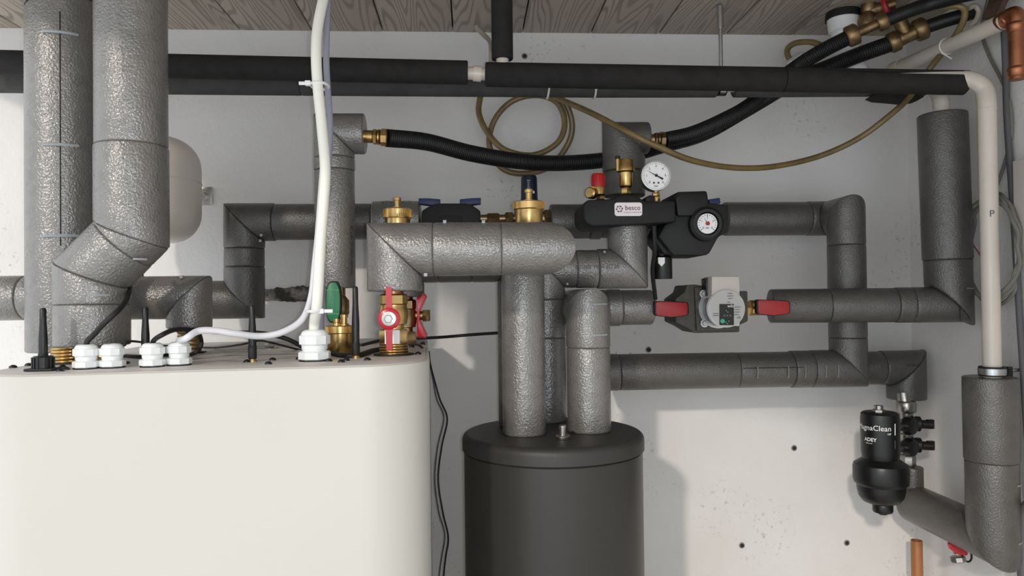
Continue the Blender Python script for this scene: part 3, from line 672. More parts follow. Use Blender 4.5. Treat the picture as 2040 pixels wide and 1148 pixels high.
text('bar', r*0.2, flat(c+V((0, -0.0007, -r*0.68))), 'ink', d)
for s in (-1, 1): O('emblem', MB().lathe([(r*0.07, 0), (r*0.07, 0.0006)], c+V((s*r*0.15, -0.0006, -r*0.47)), (0, 1, 0), 12), 'ink_grey', d)
O('stem', MB().hexnut(c+V((0.002, 0.010, -r-0.010)), (0, 0, 1), 0.0075, 0.008).cyl(c+V((0.002, 0.010, -r-0.002)), c+V((0.002, 0.010, -r*0.9)), 0.005).hexnut(c+V((0.0035, 0.010, -r-0.021)), (0, 0, 1), 0.0065, 0.012), 'brass', t)

# filling unit / strainer block with dial
YN = 1.42
fu = thing('filling_unit', 'black angular filling unit with a small dial and a tail pipe', 'valve', P(1380, 510, YN+0.05))
O('casing', MB().prism(pxpoly(((1343, 392), (1350, 382), (1409, 380), (1413, 404), (1452, 408), (1452, 462), (1432, 472), (1414, 505), (1406, 509), (1342, 509), (1312, 472), (1326, 446), (1343, 440)), YN), (0, 0.12, 0)), 'epp', fu, bevel=0.004)
O('casing_box', MB().prism(pxpoly(((1346, 394), (1354, 386), (1406, 385), (1410, 402), (1409, 430), (1350, 430)), YN-0.012), (0, 0.02, 0)), 'epp', fu, bevel=0.003)
gc = P(1408, 446, YN-0.012)
O('dial_collar', MB().lathe([(0.034, 0.014), (0.033, -0.002), (0.028, -0.006), (0.0225, -0.006), (0.021, 0.0)], gc, (0, 1, 0), 40), 'black_plastic', fu)
rr = 0.0195; dd = O('dial', MB().lathe([(rr, 0), (rr, 0.003)], gc+V((0, -0.004, 0)), (0, 1, 0), 36), 'white', fu)
for k in range(17):
    a = math.radians(225-k*270/16); q = gc+V((math.cos(a)*rr*0.84, -0.0046, math.sin(a)*rr*0.84)); O('tick', MB().box(q, (rr*(0.2 if k % 4 == 0 else 0.1), 0.0006, rr*0.045), Matrix.Rotation(-a, 3, 'Y')), 'ink', dd)
for k, s in enumerate('01234'):
    a = math.radians(225-k*67.5); text(s, rr*0.3, flat(gc+V((math.cos(a)*rr*0.60, -0.0046, math.sin(a)*rr*0.60))), 'ink', dd)
needle(dd, gc+V((0, -0.0045, 0)), rr, 122, 'red_matte', 0.2); O('hub', MB().lathe([(rr*0.2, 0), (rr*0.2, 0.002)], gc+V((0, -0.0075, 0)), (0, 1, 0), 16), 'red_matte', dd)
text('bar', rr*0.28, flat(gc+V((0, -0.0046, -rr*0.42))), 'ink', dd)
for q in (((1413, 397), (1434, 394), (1436, 405), (1414, 409)), ((1330, 401), (1344, 400), (1344, 409), (1330, 409))):
    O('blue_lever', MB().prism(pxpoly(q, YN+0.055), (0, 0.02, 0)), 'blue', fu, bevel=0.001)
O('slanted_leg', MB().prism(pxpoly(((1311, 470), (1330, 462), (1350, 492), (1342, 509), (1322, 506), (1305, 480)), YN+0.02), (0, 0.04, 0)), 'epp', fu, bevel=0.003)
tp = P(1320, 556, YN+0.05); z1 = P(1320, 500, YN+0.05).z
O('tail_pipe', MB().lathe([(0.019, 0), (0.0195, 0.001), (0.0195, z1-tp.z-0.014), (0.012, z1-tp.z-0.010), (0.012, z1-tp.z+0.012)], tp, seg=24), 'black_plastic', fu)
cw = P(1318, 521, YN+0.03)
O('tail_window', MB().prism([cw+V((x, 0, z)) for x, z in ((-0.0065, 0.008), (0.0065, 0.008), (0.0065, -0.003), (0, -0.010), (-0.0065, -0.003))], (0, 0.004, 0)), 'white', fu)
O('seal_wire', MB().tube(cr([P(1303, 450, 1.385), P(1304, 500, 1.40), P(1300, 540, 1.45), P(1306, 596, 1.49)], 8), 0.0042, 8), 'rubber', fu)
# pipes either side
mz = P(1200, 441, 1.60).z
Mi = run('short grey foam pipe behind the manifold, joining the flow regulator', [(P(1096, 441, 1.60).x, 1.60, mz), (P(1345, 441, 1.60).x, 1.60, mz)], SZ(34.5, 1.60), {0: [0.31, 0.4]}, m='foam_shaded', radii={(0, 1): 1.05, (0, 2): 0.98})
YR1, YR2 = 1.668, 1.588
rz = P(1550, 436, YR1).z; rx1 = P(1688, 600, YR2).x; dz = P(1450, 738, YR2).z
Rr = run('grey foam pipe loop from the filling unit, turning down and back under the pump', [(P(1442, 436, YR1).x, YR1, rz), (rx1, YR1, rz), (rx1, YR2, rz), (rx1, YR2, dz), (P(1196, 738, YR2).x, YR2, dz)], SZ(37, YR2), {0: [0.79], 2: [0.20, 0.80], 3: [0.16, 0.24, 0.46, 0.93]}, m='foam_shaded', radii={(0, 0): 0.97, (0, 1): 1.0, (2, 1): 1.0, (3, 0): 1.03, (3, 1): 1.02, (3, 2): 0.97, (3, 3): 0.98})
for px in (1495, 1555, 1588, 1628, 1652):
    staple(Rr, (P(px, 738, YR2).x, YR2, dz), (0, -1, 0), (0, 0, 1), SZ(37, YR2)*1.03, -0.35, 0.25, 'plug', w=0.0011)
O('seam', MB().tube([P(1480, 734, YR2-SZ(37, YR2)), P(1600, 732, YR2-SZ(37, YR2))], 0.0007, 5), 'seam', Rr)
YQ = 1.672; qz = P(1750, 733, YQ).z; qx = P(1805, 740, YQ).x
Bq = run('grey foam pipe end piece turning down onto the magnetic filter', [(P(1730, 733, YQ).x-0.05, YQ, qz), (qx, YQ, qz), (qx, YQ, P(1805, 795, YQ).z)], SZ(33, YQ), {0: [0.55]}, m='foam_shaded', radii={(1, 0): 1.14, (0, 1): 1.06, (0, 0): 1.02})
text('EC 28 x 20', 0.008, flat(P(1822, 728, YQ-SZ(33, YQ)-0.002), (1, 0, 0.0), (0, 0, 1)), 'ink', Bq)

# ------------------------------------------------------------------ pump run
pz = P(1450, 614, YK).z
def bvalve(label, x1, x2, hx1, hx2, hy, Y):
    z = pz; t = thing('ball_valve', label, 'valve', (P((x1+x2)/2, 614, Y).x, Y, z-0.015)); a = P(x1, 614, Y).x; b = P(x2, 614, Y).x; L = b-a
    O('body', MB().lathe([(0.0125, 0), (0.0125, L*0.2), (0.0165, L*0.22), (0.0165, L*0.75), (0.0135, L*0.8), (0.0135, L)], (a, Y, z), (1, 0, 0), 24), 'brass', t)
    O('hex_nut', MB().hexnut((a+L*0.02, Y, z), (1, 0, 0), 0.0165, L*0.22), 'brass', t)
    c = P((hx1+hx2)/2, hy, Y-0.05); w_ = SZ(hx2-hx1, Y-0.05); h_ = SZ(34, Y-0.05)
    O('stem', MB().cyl((c.x, Y, c.z), (c.x, Y-0.045, c.z), 0.006, 12), 'black_plastic', t)
    def hpoly(k, y): return [V((c.x+x*w_/2*k, y, c.z+zz*h_/2*k)) for x, zz in ((-1, -0.55), (-0.93, -0.78), (0, -1), (0.93, -0.80), (1, -0.5), (1, 0.5), (0.93, 0.78), (0, 0.92), (-0.93, 1.0), (-1, 0.8))]
    l = O('lever', MB().prism(hpoly(1.0, c.y), (0, 0.012, 0)), 'rubber', t, bevel=0.001)
    O('lever_face', MB().prism(hpoly(0.93, c.y-0.002), (0, 0.004, 0)), 'red_matte', l, bevel=0.001)
bvalve('brass ball valve with a red lever on the left side of the pump', 1296, 1380, 1303, 1373, 616, YK)
bvalve('brass ball valve with a red lever on the right side of the pump', 1480, 1545, 1506, 1576, 613, YK)
pm = thing('circulation_pump', 'round-faced grey circulation pump in a grey insulation shell', 'pump', P(1425, 664, YK))
O('shell', MB().prism(pxpoly(((1345, 596), (1364, 582), (1368, 568), (1384, 567), (1470, 580), (1490, 580), (1491, 640), (1474, 648), (1474, 662), (1385, 664), (1366, 652), (1346, 643)), YK-0.045), (0, 0.09, 0)), 'pump_shell', pm, bevel=0.003)
O('shell_half', MB().prism(pxpoly(((1384, 572), (1412, 572), (1424, 640), (1470, 652), (1470, 660), (1388, 660)), YK-0.052), (0, 0.01, 0)), 'pump_shell', pm, bevel=0.002)
fc = P(1448, 615, YK-0.115)
O('motor', MB().lathe([(0.034, 0), (0.034, 0.069)], fc+V((0, 0.006, 0)), (0, 1, 0), 40), 'black_plastic', pm)
O('motor_flange', MB().lathe([(0.041, 0.05), (0.041, 0.066)], fc, (0, 1, 0), 40), 'steel', pm)
O('terminal_box', MB().prism(pxpoly(((1418, 551), (1473, 551), (1475, 610), (1474, 650), (1432, 650), (1418, 610)), YK-0.105), (0, 0.05, 0)), 'pump_beige', pm, bevel=0.002)
O('box_back', MB().prism(pxpoly(((1406, 555), (1420, 551), (1420, 590), (1408, 590)), YK-0.08), (0, 0.03, 0)), 'black_plastic', pm, bevel=0.001)
O('face_rim', MB().lathe([(SZ(38.5, 1.435), 0.012), (SZ(38.5, 1.435), 0.002), (SZ(36.5, 1.435), -0.001), (SZ(36, 1.435), 0.001)], fc, (0, 1, 0), 48), 'white', pm)
face = O('face_plate', MB().lathe([(SZ(36.2, 1.435), 0), (SZ(36.2, 1.435), 0.004)], fc, (0, 1, 0), 48), 'pump_grey', pm)
yf = fc.y-0.0006
scn = O('display', MB().prism(pxpoly(((1433.5, 606), (1462, 606), (1462, 648), (1433.5, 648)), yf-0.0006), (0, 0.001, 0)), 'screen', pm)
text('wilo', 0.0085, flat(P(1456, 610, yf-0.0008)), 'white', scn)
def dot(px, py, rpx, m, par): O('button' if rpx > 3 else 'status_light', MB().lathe([(SZ(rpx, 1.43), 0), (SZ(rpx, 1.43), 0.001)], P(px, py, yf-0.0016), (0, 1, 0), 16), m, par)
dot(1439.5, 640, 4.6, 'teal', scn)
for q in ((1447, 619), (1450, 622), (1446, 642), (1452, 640), (1449, 645)): dot(*q, 1.2, 'green_light', scn)
for k in range(3): O('printed_icon', MB().box(P(1443+k*6, 629, yf-0.001), (0.004, 0.0006, 0.004)), 'ink_grey', scn)
for px, py, w_ in ((1455, 585, 10), (1455, 590, 12), (1455, 595, 9), (1452, 602, 6), (1470, 612, 13), (1469, 617, 11), (1468, 622, 12), (1467, 627, 10), (1426, 625, 11), (1426, 629, 12)):
    O('printed_line', MB().box(P(px, py, yf-0.0002), (SZ(w_, 1.43), 0.0006, 0.0010)), 'ink_grey', face)
text('CE', 0.006, flat(P(1472, 633, yf)), 'ink', face)
# bolts + clip
for px, py in ((1400, 586), (1402, 644)):
    q = P(px, py, YK-0.055); O('flange_bolt', MB().lathe([(0.0085, 0), (0.0085, -0.006)], q, (0, 1, 0), 16).hexnut(q+V((0, -0.006, 0)), (0, -1, 0), 0.006, 0.006), 'steel', pm)
O('bolt_washer', MB().prism(pxpoly(((1399, 633), (1413, 637), (1409, 650), (1395, 647)), YK-0.056), (0, 0.004, 0)), 'pump_beige', pm)
O('clamp_wire', MB().tube(cr([P(1398, 592, YK-0.056), P(1392, 603, YK-0.057), P(1391, 618, YK-0.057), P(1398, 633, YK-0.056)], 6), 0.0015, 6), 'steel', pm)
O('cable', MB().tube(cr([P(1408, 585, YK-0.02), P(1380, 592, YK-0.02), P(1330, 600, YK+0.01)], 6), 0.0028, 8), 'rubber', pm)

# ------------------------------------------------------------------ right risers
YRr = 1.49; rR = SZ(46, YRr)
ra = P(1891, 607, YRr); rt = P(1877, 228, YRr)
q0 = P(1534, 610, YK)
Rq = run('thick grey foam riser near the corner with its level branch from the pump', [(q0.x, YK, q0.z), (ra.x, YRr, ra.z), rt], SZ(35, 1.52), {0: [0.33, 0.70, 0.79], 1: [0.235]}, m='foam_shaded', radii={(0, 0): 1.0, (0, 1): 1.0, (0, 2): 1.03, (0, 3): 1.03, (1, 0): 1.26, (1, 1): 1.31})
staple(Rq, (ra.x, YRr, P(1915, 575, YRr).z), (0.3, -0.95, 0), (0.95, 0.3, 0), rR*0.97, -0.1, 0.6, 'plug')
O('seam', MB().tube([P(1911, 570, YRr-rR*0.86), P(1913, 640, YRr-rR*0.86)], 0.0008, 5), 'seam', Rq)
# plastic drop from the grey level pipe into that riser
wt = [rt-V((0, 0, 0.03)), rt+V((-0.001, 0.0, 0.02)), P(1873, 196, 1.50), P(1866, 182, 1.52), P(1850, 173, 1.56), P(1825, 171, 1.60)]
solo('white_pipe', MB().tube(cr(wt, 6), SZ(15.5, 1.5), 20), 'pvc', 'short bent white plastic pipe entering the top of the thick corner riser', 'pipe', rt+V((0, 0, -0.02)))
YU = 1.38; rU = SZ(50, YU)
ux = P(1974, 850, YU).x; uz1 = P(1974, 751, YU).z; uz0 = P(1976, 1078, YU).z; YV = 1.63
U = run('grey foam pipe by the right wall, elbowed at the bottom back to the magnetic filter', [(ux, YU, uz1), (ux, YU, uz0), (ux-0.004, YV, uz0+0.004)], rU, {0: [0.51]}, m='foam_shaded', radii={(0, 0): 1.01, (0, 1): 0.98, (1, 0): 0.90})
for py in (972, 1088): staple(U, (ux, YU, P(1990, py, YU-rU).z), (0.3, -0.95, 0), (0.95, 0.3, 0), rU*0.97, 0.15, 0.75, 'plug')
tx = P(1972, 500, YU).x; 
s2r = P(1905, 162, 1.42)
tz = P(1968, 215, YU).z
path = [V((tx, YU, uz1-0.02)), V((tx, YU, P(1972, 460, YU).z)), V((tx, YU, tz)), V((tx, YU, tz+0.012)), P(1962, 180, 1.385), P(1950, 166, 1.39), P(1933, 159, 1.40), P(1915, 158, 1.41), P(1600, 156.5, 1.45)]
wp = thing('white_pipe', 'tall white plastic pipe by the right wall bending into the black level foam', 'pipe', (tx, YU, uz1))
O('pipe', MB().tube(path[:3] + cr(path[2:8], 5)[1:] + path[8:], SZ(17.5, YU), 22), 'pvc', wp)
for p in ((tx, YU, tz-0.004), ): O('socket_rim', MB().lathe([(SZ(18.2, YU), -0.002), (SZ(18.6, YU), 0), (SZ(18.2, YU), 0.002)], p, seg=22, cap=False), 'pvc', wp)
text('P', 0.018, lambda a, b: V((tx+math.sin(-0.35+a/0.0165)*0.0170, YU-math.cos(-0.35+a/0.0165)*0.0170, P(1961, 428, YU).z+b)), 'ink_grey', wp)
cl = thing('pipe_clamp', 'black-lined steel pipe clamp with a rod on the white pipe at right', 'clamp', (tx, YU, uz1+0.002))
O('lining', MB().lathe([(0.0172, 0.002), (0.0235, 0.002), (0.0235, 0.020), (0.0172, 0.020)], (tx, YU, uz1), seg=28, cap=False), 'rubber', cl)
O('band', MB().lathe([(0.0236, 0.0045), (0.0243, 0.0045), (0.0243, 0.0165), (0.0236, 0.0165)], (tx, YU, uz1), seg=28, cap=False), 'steel', cl)
O('clamp_bolt', MB().box((tx+0.025, YU-0.010, uz1+0.011), (0.010, 0.010, 0.018)).cyl((tx+0.025, YU-0.016, uz1+0.011), (tx+0.025, YU+0.004, uz1+0.011), 0.004), 'black_plastic', cl)
O('rod', MB().cyl((tx+0.022, YU, uz1+0.011), (XR, YU, uz1+0.013), 0.0035, 10), 'steel', cl)

# magnetic filter
YX = 1.53; fx = P(1754, 900, YX)
mfz = lambda py: P(1754, py, YX).z
mg = thing('magnetic_filter', 'black magnetic dirt filter with white lettering near the corner', 'filter', (fx.x, YX, mfz(1003)))
def fl(pts, z0=0): return [(SZ(r, YX), mfz(py)) for r, py in pts]
O('canister', MB().lathe(fl(((30, 926), (34, 920), (36.5, 900), (37, 835), (36, 824), (32, 821), (2, 820))), (fx.x, YX, 0), seg=40), 'black_plastic', mg)
O('collar', MB().lathe(fl(((46, 966), (51, 962), (53, 955), (53, 930), (51, 924), (46, 921), (36, 914), (30, 910))), (fx.x, YX, 0), seg=40), 'black_plastic', mg)
O('bowl', MB().lathe(fl(((2, 1004), (24, 1003), (36, 998), (43, 988), (46, 974), (46.5, 964))), (fx.x, YX, 0), seg=40), 'black_plastic', mg)
O('drain_knob', MB().lathe(fl(((18, 1019), (19.5, 1016), (19.5, 1002), (18, 1000))), (fx.x, YX-0.005, 0), seg=20).hexnut((fx.x, YX-0.005, mfz(1024)), (0, 0, 1), 0.009, 0.006), 'black_plastic', mg)
O('bleed_screw', MB().hexnut((fx.x-0.002, YX, mfz(822)), (0, 0, 1), 0.0125, 0.007).cyl((fx.x-0.002, YX, mfz(818)), (fx.x-0.002, YX, mfz(808)), 0.009), 'nickel', mg)
rm = SZ(37, YX)+0.0006
def wrap(px, py): 
    a0 = math.asin(max(-1, min(1, (P(px, py, YX-rm).x-fx.x)/rm))); z = P(px, py, YX-rm).z
    return lambda a, b: V((fx.x+math.sin(a0+a/rm)*rm, YX-math.cos(a0+a/rm)*rm, z+b))
text('MagnaClean', 0.0155, wrap(1745, 856), 'white', mg); text('HP', 0.006, wrap(1772, 866), 'white', mg)
text('ADEY', 0.0105, wrap(1743, 880), 'white', mg, bold=0.0002); text('adey.com', 0.004, wrap(1742, 887), 'white', mg)
O('magnet_line', MB().tube([wrap(1784, 845)(0, 0), wrap(1784, 868)(0, 0)], 0.0008, 6), 'white', mg)
O('magnet_line', MB().tube([wrap(1784, 878)(0, 0), wrap(1784, 895)(0, 0)], 0.0006, 6), 'ink_grey', mg)
ix = P(1806, 840, 1.64).x
for py, nm in ((842, 'upper'), (884, 'lower')):
    c = P(1806, py, 1.64)
    vv = thing('isolating_valve', nm + ' nickel isolating valve with a black knob on the magnetic filter', 'valve', c-V((0, 0, 0.02)))
    O('body', MB().cyl((ix, 1.64, c.z-0.022), (ix, 1.64, c.z+0.022), 0.0145, 20).cyl((ix, 1.64, c.z), (fx.x+0.02, YX+0.01, c.z), 0.012, 16), 'nickel', vv)
    O('shoulder', MB().lathe([(0.020, -0.005), (0.021, 0.0), (0.018, 0.012), (0.012, 0.014)], (ix-0.02, 1.60, c.z), (0.5, -1, 0), 22), 'black_plastic', vv)
    k = V((ix+0.006, 1.625, c.z)); mb = MB().lathe([(0.012, 0.0), (0.017, 0.004), (0.017, 0.014), (0.010, 0.018), (0.0095, 0.040), (0.007, 0.042)], k, (1, -0.35, -0.05), 16)
    mb.box(k+V((0.033, -0.011, 0.0)), (0.014, 0.010, 0.020))
    O('knob', mb, 'black_plastic', vv)
O('inlet_nut', MB().hexnut((ix, 1.64, P(1800, 822, 1.64).z), (0, 0, 1), 0.0215, 0.026, 8).cyl((ix, 1.64, P(1800, 824, 1.64).z), (ix, 1.65, P(1800, 785, 1.64).z), 0.016), 'nickel', mg)
O('outlet_nut', MB().hexnut((ix, 1.64, P(1812, 928, 1.64).z), (0, 0, 1), 0.0185, 0.026, 8), 'nickel', mg)
vz = uz0+0.004
st = run('short grey foam stub under the magnetic filter valves', [(P(1817, 930, 1.63).x, 1.63, P(1817, 930, 1.63).z), (P(1817, 930, 1.63).x, 1.63, vz+0.01)], SZ(21, 1.63), m='foam_shaded')
# red drain cock on the underside
dc = P(1905, 1097, 1.50)
ck = thing('drain_cock', 'small nickel drain cock with a red lever under the sloping foam pipe', 'valve', dc-V((0, 0, 0.02)))
O('body', MB().cyl(dc+V((0.008, 0, 0.034)), dc+V((0.002, 0, -0.008)), 0.0085, 16).hexnut(dc+V((0.002, 0, -0.012)), (0.1, -0.2, -1), 0.015, 0.012, 8), 'nickel', ck)
O('lever', MB().prism([dc+V((x, -0.016, z)) for x, z in ((-0.025, 0.018), (-0.020, 0.022), (-0.004, 0.016), (0.012, 0.004), (0.016, -0.002), (0.012, -0.007), (-0.006, -0.004), (-0.022, 0.008))], (0, 0.010, 0)), 'red', ck, bevel=0.002)
tr = dc+V((0.020, -0.004, -0.008)); O('cap_strap', MB().tube([tr + V((math.cos(k*2*PI/20)*0.010, math.sin(k*2*PI/20)*0.004, math.sin(k*2*PI/20)*0.0135)) for k in range(21)], 0.002, 8), 'rubber', ck)
cp = [P(1826, 1077, 1.66), P(1833, 1165, 1.66), ]
cq = thing('copper_pipe', 'open copper pipe stub standing at the bottom right', 'pipe', (cp[0].x+0.01, 1.66, 0))
O('pipe', MB().lathe([(0.0125, 0), (0.0125, cp[0].z), (0.0105, cp[0].z), (0.0105, cp[0].z-0.03)], (cp[0].x, 1.66, 0), seg=20), 'copper_dull', cq)
O('bore', MB().lathe([(0.0104, 0), (0.0104, 0.001)], (cp[0].x, 1.66, cp[0].z-0.012), seg=16), 'hole', cq)

# ------------------------------------------------------------------ high level pipes
YS = 1.47; rS = SZ(23.5, YS)
s1a, s1b = P(-70, 123, YS), P(932, 145, YS)
t = run('black foam-clad drain pipe along the top left', [s1a, s1b], rS, m='black_foam'); 
sa_, sb_ = P(967, 148.5, YS), P(1926, 165, 1.415)
smid = sa_.lerp(sb_, 0.62)
S2 = run('black foam-clad drain pipe along the top right with a slit end', [sa_, smid], rS*1.03, m='black_foam', loc=sb_)
def opensleeve(a, b, r, rin, g0, g1, cutb=0.0, seg=30):
    d = (b-a).normalized(); u = V((0, -1, 0)); u = (u-d*u.dot(d)).normalized(); v = V((0, 0, 1)); v = (v-d*v.dot(d)-u*v.dot(u)).normalized()
    mb = MB(); rings = []
    for i in range(9):
        f = i/8; o = a.lerp(b, f); gg0 = g1 + (g0-g1)*min(1, f*2.2); half = []
        for k in range(seg+1):
            an = g1 + (gg0 + 2*PI - g1)*k/seg; half.append((an, r))
        ringp = [o + (u*math.cos(an)+v*math.sin(an))*rr + d*(0.012*math.cos(an+1.2)*0 + (cutb*(1-math.sin(an))*0.5 if i == 8 else 0)) for an, rr in half] + [o + (u*math.cos(an)+v*math.sin(an))*rin + d*(cutb*(1-math.sin(an))*0.5 if i == 8 else 0) for an, rr in reversed(half)]
        rings.append(ringp)
    return mb.loft(rings, True, True)
O('split_sleeve', opensleeve(smid, sb_, rS*1.03, rS*0.70, 0.42, 0.86, -0.006), 'black_foam', S2)
solo('pipe_tee', MB().cyl(s1b-V((0.02, 0, 0)), sa_+V((0.02, 0, 0)), 0.0128, 22).lathe([(0.0155, 0), (0.0155, 0.016)], s1b+(sa_-s1b)*0.32, sa_-s1b, 22), 'pvc', 'short white plastic coupling between the two black foam pipes', 'fitting', s1b.lerp(sa_, 0.5))
dv = P(1001, 119, YS)
dvp = run('short black foam pipe dropping from the ceiling into the black level pipe', [(dv.x, YS, dv.z), (dv.x, YS, top)], SZ(21.5, YS), m='black_foam')
O('inner_pipe', MB().cyl((dv.x, YS, dv.z-0.02), (dv.x, YS, dv.z+0.03), 0.0128, 20), 'pvc', dvp)
YS3 = 1.57
pts3 = [P(-70, 161, YS3), P(600, 167.5, YS3), P(1183, 172, YS3), P(1427, 172, YS3), P(1462, 172, YS3), P(1842, 170, YS3)]
S3 = run('long grey foam pipe on the wall under the black drain pipes', pts3[:3], SZ(22.5, YS3), m='grey_foam', loc=pts3[1])
for a, b in ((2, 3), (4, 5)): O('sleeve', MB().sleeve(pts3[a]+V((0.002 if a == 2 else 0, 0, 0)), pts3[b], SZ(22.5, YS3)), 'grey_foam', S3)
O('inner_pipe', MB().cyl(pts3[3]-V((0.02, 0, 0)), pts3[4]+V((0.02, 0, 0)), 0.0125, 18), 'pvc', S3)
for px in (1093, 1184):
    c = V((P(px, 172, YS3).x, YS3, P(px, 172.5, YS3).z)); O('cable_tie', MB().tube(arc_pts(c, (0, -1, 0), (0.12 if px < 1100 else 0, 0, 1), SZ(23.5, YS3), -PI, PI, 28), 0.0024, 6), 'white_plastic', S3)
cc = V((P(1437, 172, YS3).x, YS3, pts3[3].z-0.001))
pc = thing('pipe_clamp', 'black-lined steel clamp in the gap of the long grey foam pipe', 'clamp', cc)
O('lining', MB().lathe([(0.0127, -0.009), (0.0195, -0.009), (0.0195, 0.009), (0.0127, 0.009)], cc, (1, 0, 0), 24, cap=False), 'rubber', pc)
O('band', MB().lathe([(0.0196, -0.006), (0.0202, -0.006), (0.0202, 0.006), (0.0196, 0.006)], cc, (1, 0, 0), 24, cap=False), 'steel', pc)
O('hanger_rod', MB().cyl(cc+V((0, 0, 0.018)), (cc.x, YS3, top), 0.0042, 10).cyl((cc.x, YS3, ZC-0.05), (cc.x, YS3, top), 0.0068, 10), 'steel', pc)
# torn end of the grey sleeve
tn = P(1790, 198, YS3-0.02)
O('torn_flap', MB().prism([tn+V((x, 0, z)) for x, z in ((-0.065, 0.004), (-0.05, -0.002), (-0.02, -0.004), (0.01, -0.007), (0.04, -0.004), (0.058, 0.006), (0.05, 0.014), (-0.03, 0.012), (-0.055, 0.010))], (0, 0.02, 0)), 'black_foam', S3, bevel=0.001)

# ------------------------------------------------------------------ hoses
def corr(pts, r, pitch=0.0042, seg=16, n=14):
    q = cr(pts, n); L = [0]
    for i in range(1, len(q)): L.append(L[-1]+(q[i]-q[i-1]).length)
    m = int(L[-1]/(pitch/4)); out = []; rs = []; j = 0
    for i in range(m+1):
        s = L[-1]*i/m
        while j < len(L)-2 and L[j+1] < s: j += 1
        t = (s-L[j])/max(1e-9, L[j+1]-L[j]); out.append(q[j].lerp(q[j+1], t)); rs.append(r*(1+0.035*math.sin(i*PI/2)))
    return MB().tube(out, rs, seg)
h1 = [P(770, 275, YF), P(850, 283, 1.50), P(940, 306, 1.55), P(1040, 322, 1.60), P(1130, 325, 1.62), P(1230, 315, 1.63), P(1320, 290, 1.62), P(1400, 266, 1.61), P(1480, 222, 1.64), P(1535, 190, 1.67), P(1590, 158, 1.65), P(1640, 138, 1.60), P(1710, 110, 1.555), P(1772, 88, 1.54)]
solo('corrugated_hose', corr(h1, SZ(16.5, 1.53)), 'rubber_hose', 'long black corrugated hose sagging from the left elbow behind the centre pipe', 'hose', h1[0])
Yo = 1.535
ox = P(1243, 340, Yo).x; oz = P(1250, 275, Yo).z
Op = run('upright grey foam pipe behind the slim brass air vent, elbow at its top', [(ox, Yo, P(1243, 392, Yo).z), (ox, Yo, oz), (P(1291, 275, Yo).x, Yo, oz)], SZ(43, Yo), {0: [0.42]}, m='foam_shaded', radii={(1, 0): 0.74, (0, 0): 0.97})
uO = P(1292, 279, Yo); union(uO, (1, 0, 0.03), SZ(34, Yo), SZ(15, Yo), 'dull brass hose union on the elbow behind the gauge', 'bronze')
h2 = [P(1324, 279, Yo), P(1380, 266, 1.55), P(1440, 240, 1.57), P(1490, 212, 1.60), P(1535, 172, 1.625), P(1580, 138, 1.60), P(1615, 115, 1.56), P(1650, 95, 1.53), P(1692, 74, 1.50)]
solo('corrugated_hose', corr(h2, SZ(15, 1.55)), 'rubber_hose', 'shorter black corrugated hose rising from behind the gauge to the upper brass coupling', 'hose', h2[0])
def ycoil(pts, r, n=12): return MB().tube(cr(pts, n), r, 12)
yc = [P(957, 190, 1.71), P(954, 225, 1.71), P(970, 262, 1.70), P(1005, 298, 1.69), P(1062, 309, 1.69), P(1110, 285, 1.69), P(1125, 245, 1.69), P(1110, 205, 1.69), P(1070, 190, 1.70), P(1020, 202, 1.71), P(985, 240, 1.715), P(975, 290, 1.715), P(1000, 335, 1.715), P(1045, 346, 1.715), P(1095, 332, 1.715), P(1130, 290, 1.71), P(1140, 250, 1.70), P(1128, 208, 1.69), P(1105, 185, 1.69)]
solo('yellow_hose', ycoil(yc, SZ(6, 1.7)), 'hose_yellow', 'yellowed plastic hose hung in loose coils under the black pipes', 'hose', yc[12])
yl = [P(1085, 182, 1.70), P(1112, 196, 1.66), P(1180, 226, 1.56), P(1250, 263, 1.47), P(1310, 292, 1.46), P(1380, 320, 1.49), P(1460, 334, 1.54), P(1540, 332, 1.58), P(1630, 312, 1.60), P(1710, 276, 1.58), P(1775, 228, 1.55), P(1815, 190, 1.55), P(1850, 140, 1.55), P(1888, 92, 1.50), P(1915, 52, 1.44), P(1922, 22, 1.42), P(1908, 12, 1.42), P(1880, 14, 1.44)]
solo('yellow_hose', ycoil(yl, SZ(6.2, 1.5)), 'hose_yellow', 'long yellowed plastic hose swooping from the coil up to the right corner', 'hose', yl[7])
ys = [P(1640, 92, 1.62), P(1615, 84, 1.64), P(1585, 86, 1.67), P(1569, 98, 1.70), P(1572, 116, 1.71), P(1590, 130, 1.71)]
solo('yellow_hose', ycoil(ys, SZ(6, 1.65)), 'hose_yellow', 'short yellow hose loop left of the white waste pipe', 'hose', ys[-1])
tb = [P(948, 54, 1.60), P(962, 68, 1.62), P(975, 82, 1.66), P(978, 100, 1.70), P(978, 128, 1.71)]
solo('clear_tube', ycoil(tb, SZ(5, 1.6)), 'tube_clear', 'short milky tube stub beside the ceiling drop pipe', 'tube', tb[-1])

# ------------------------------------------------------------------ top right corner fittings
dp = thing('waste_pipe', 'white plastic waste pipe with a black collar under the ceiling corner', 'pipe', P(1690, 150, 1.605))
d0_, d1_ = P(1694, 136, 1.605), P(1680, 36, 1.605)
O('pipe', MB().lathe([(SZ(27, 1.66), 0), (SZ(27, 1.66), (d1_-d0_).length*0.72), (SZ(31, 1.66), (d1_-d0_).length*0.75), (SZ(31, 1.66), (d1_-d0_).length)], d0_, d1_-d0_, 28), 'white_plastic', dp)
O('elbow', MB().tube(cr([d0_+V((0, 0, 0.01)), d0_+V((0.006, 0, -0.008)), d0_+V((0.018, 0.0, -0.022))], 5), SZ(27, 1.66), 20), 'white_plastic', dp)
O('collar', MB().lathe([(SZ(34, 1.68), 0), (SZ(33, 1.68), 0.012), (SZ(30, 1.68), 0.028), (SZ(24, 1.68), 0.036)], d1_-V((0, 0, 0.004)), (0, 0, 1), 24), 'rubber', dp)
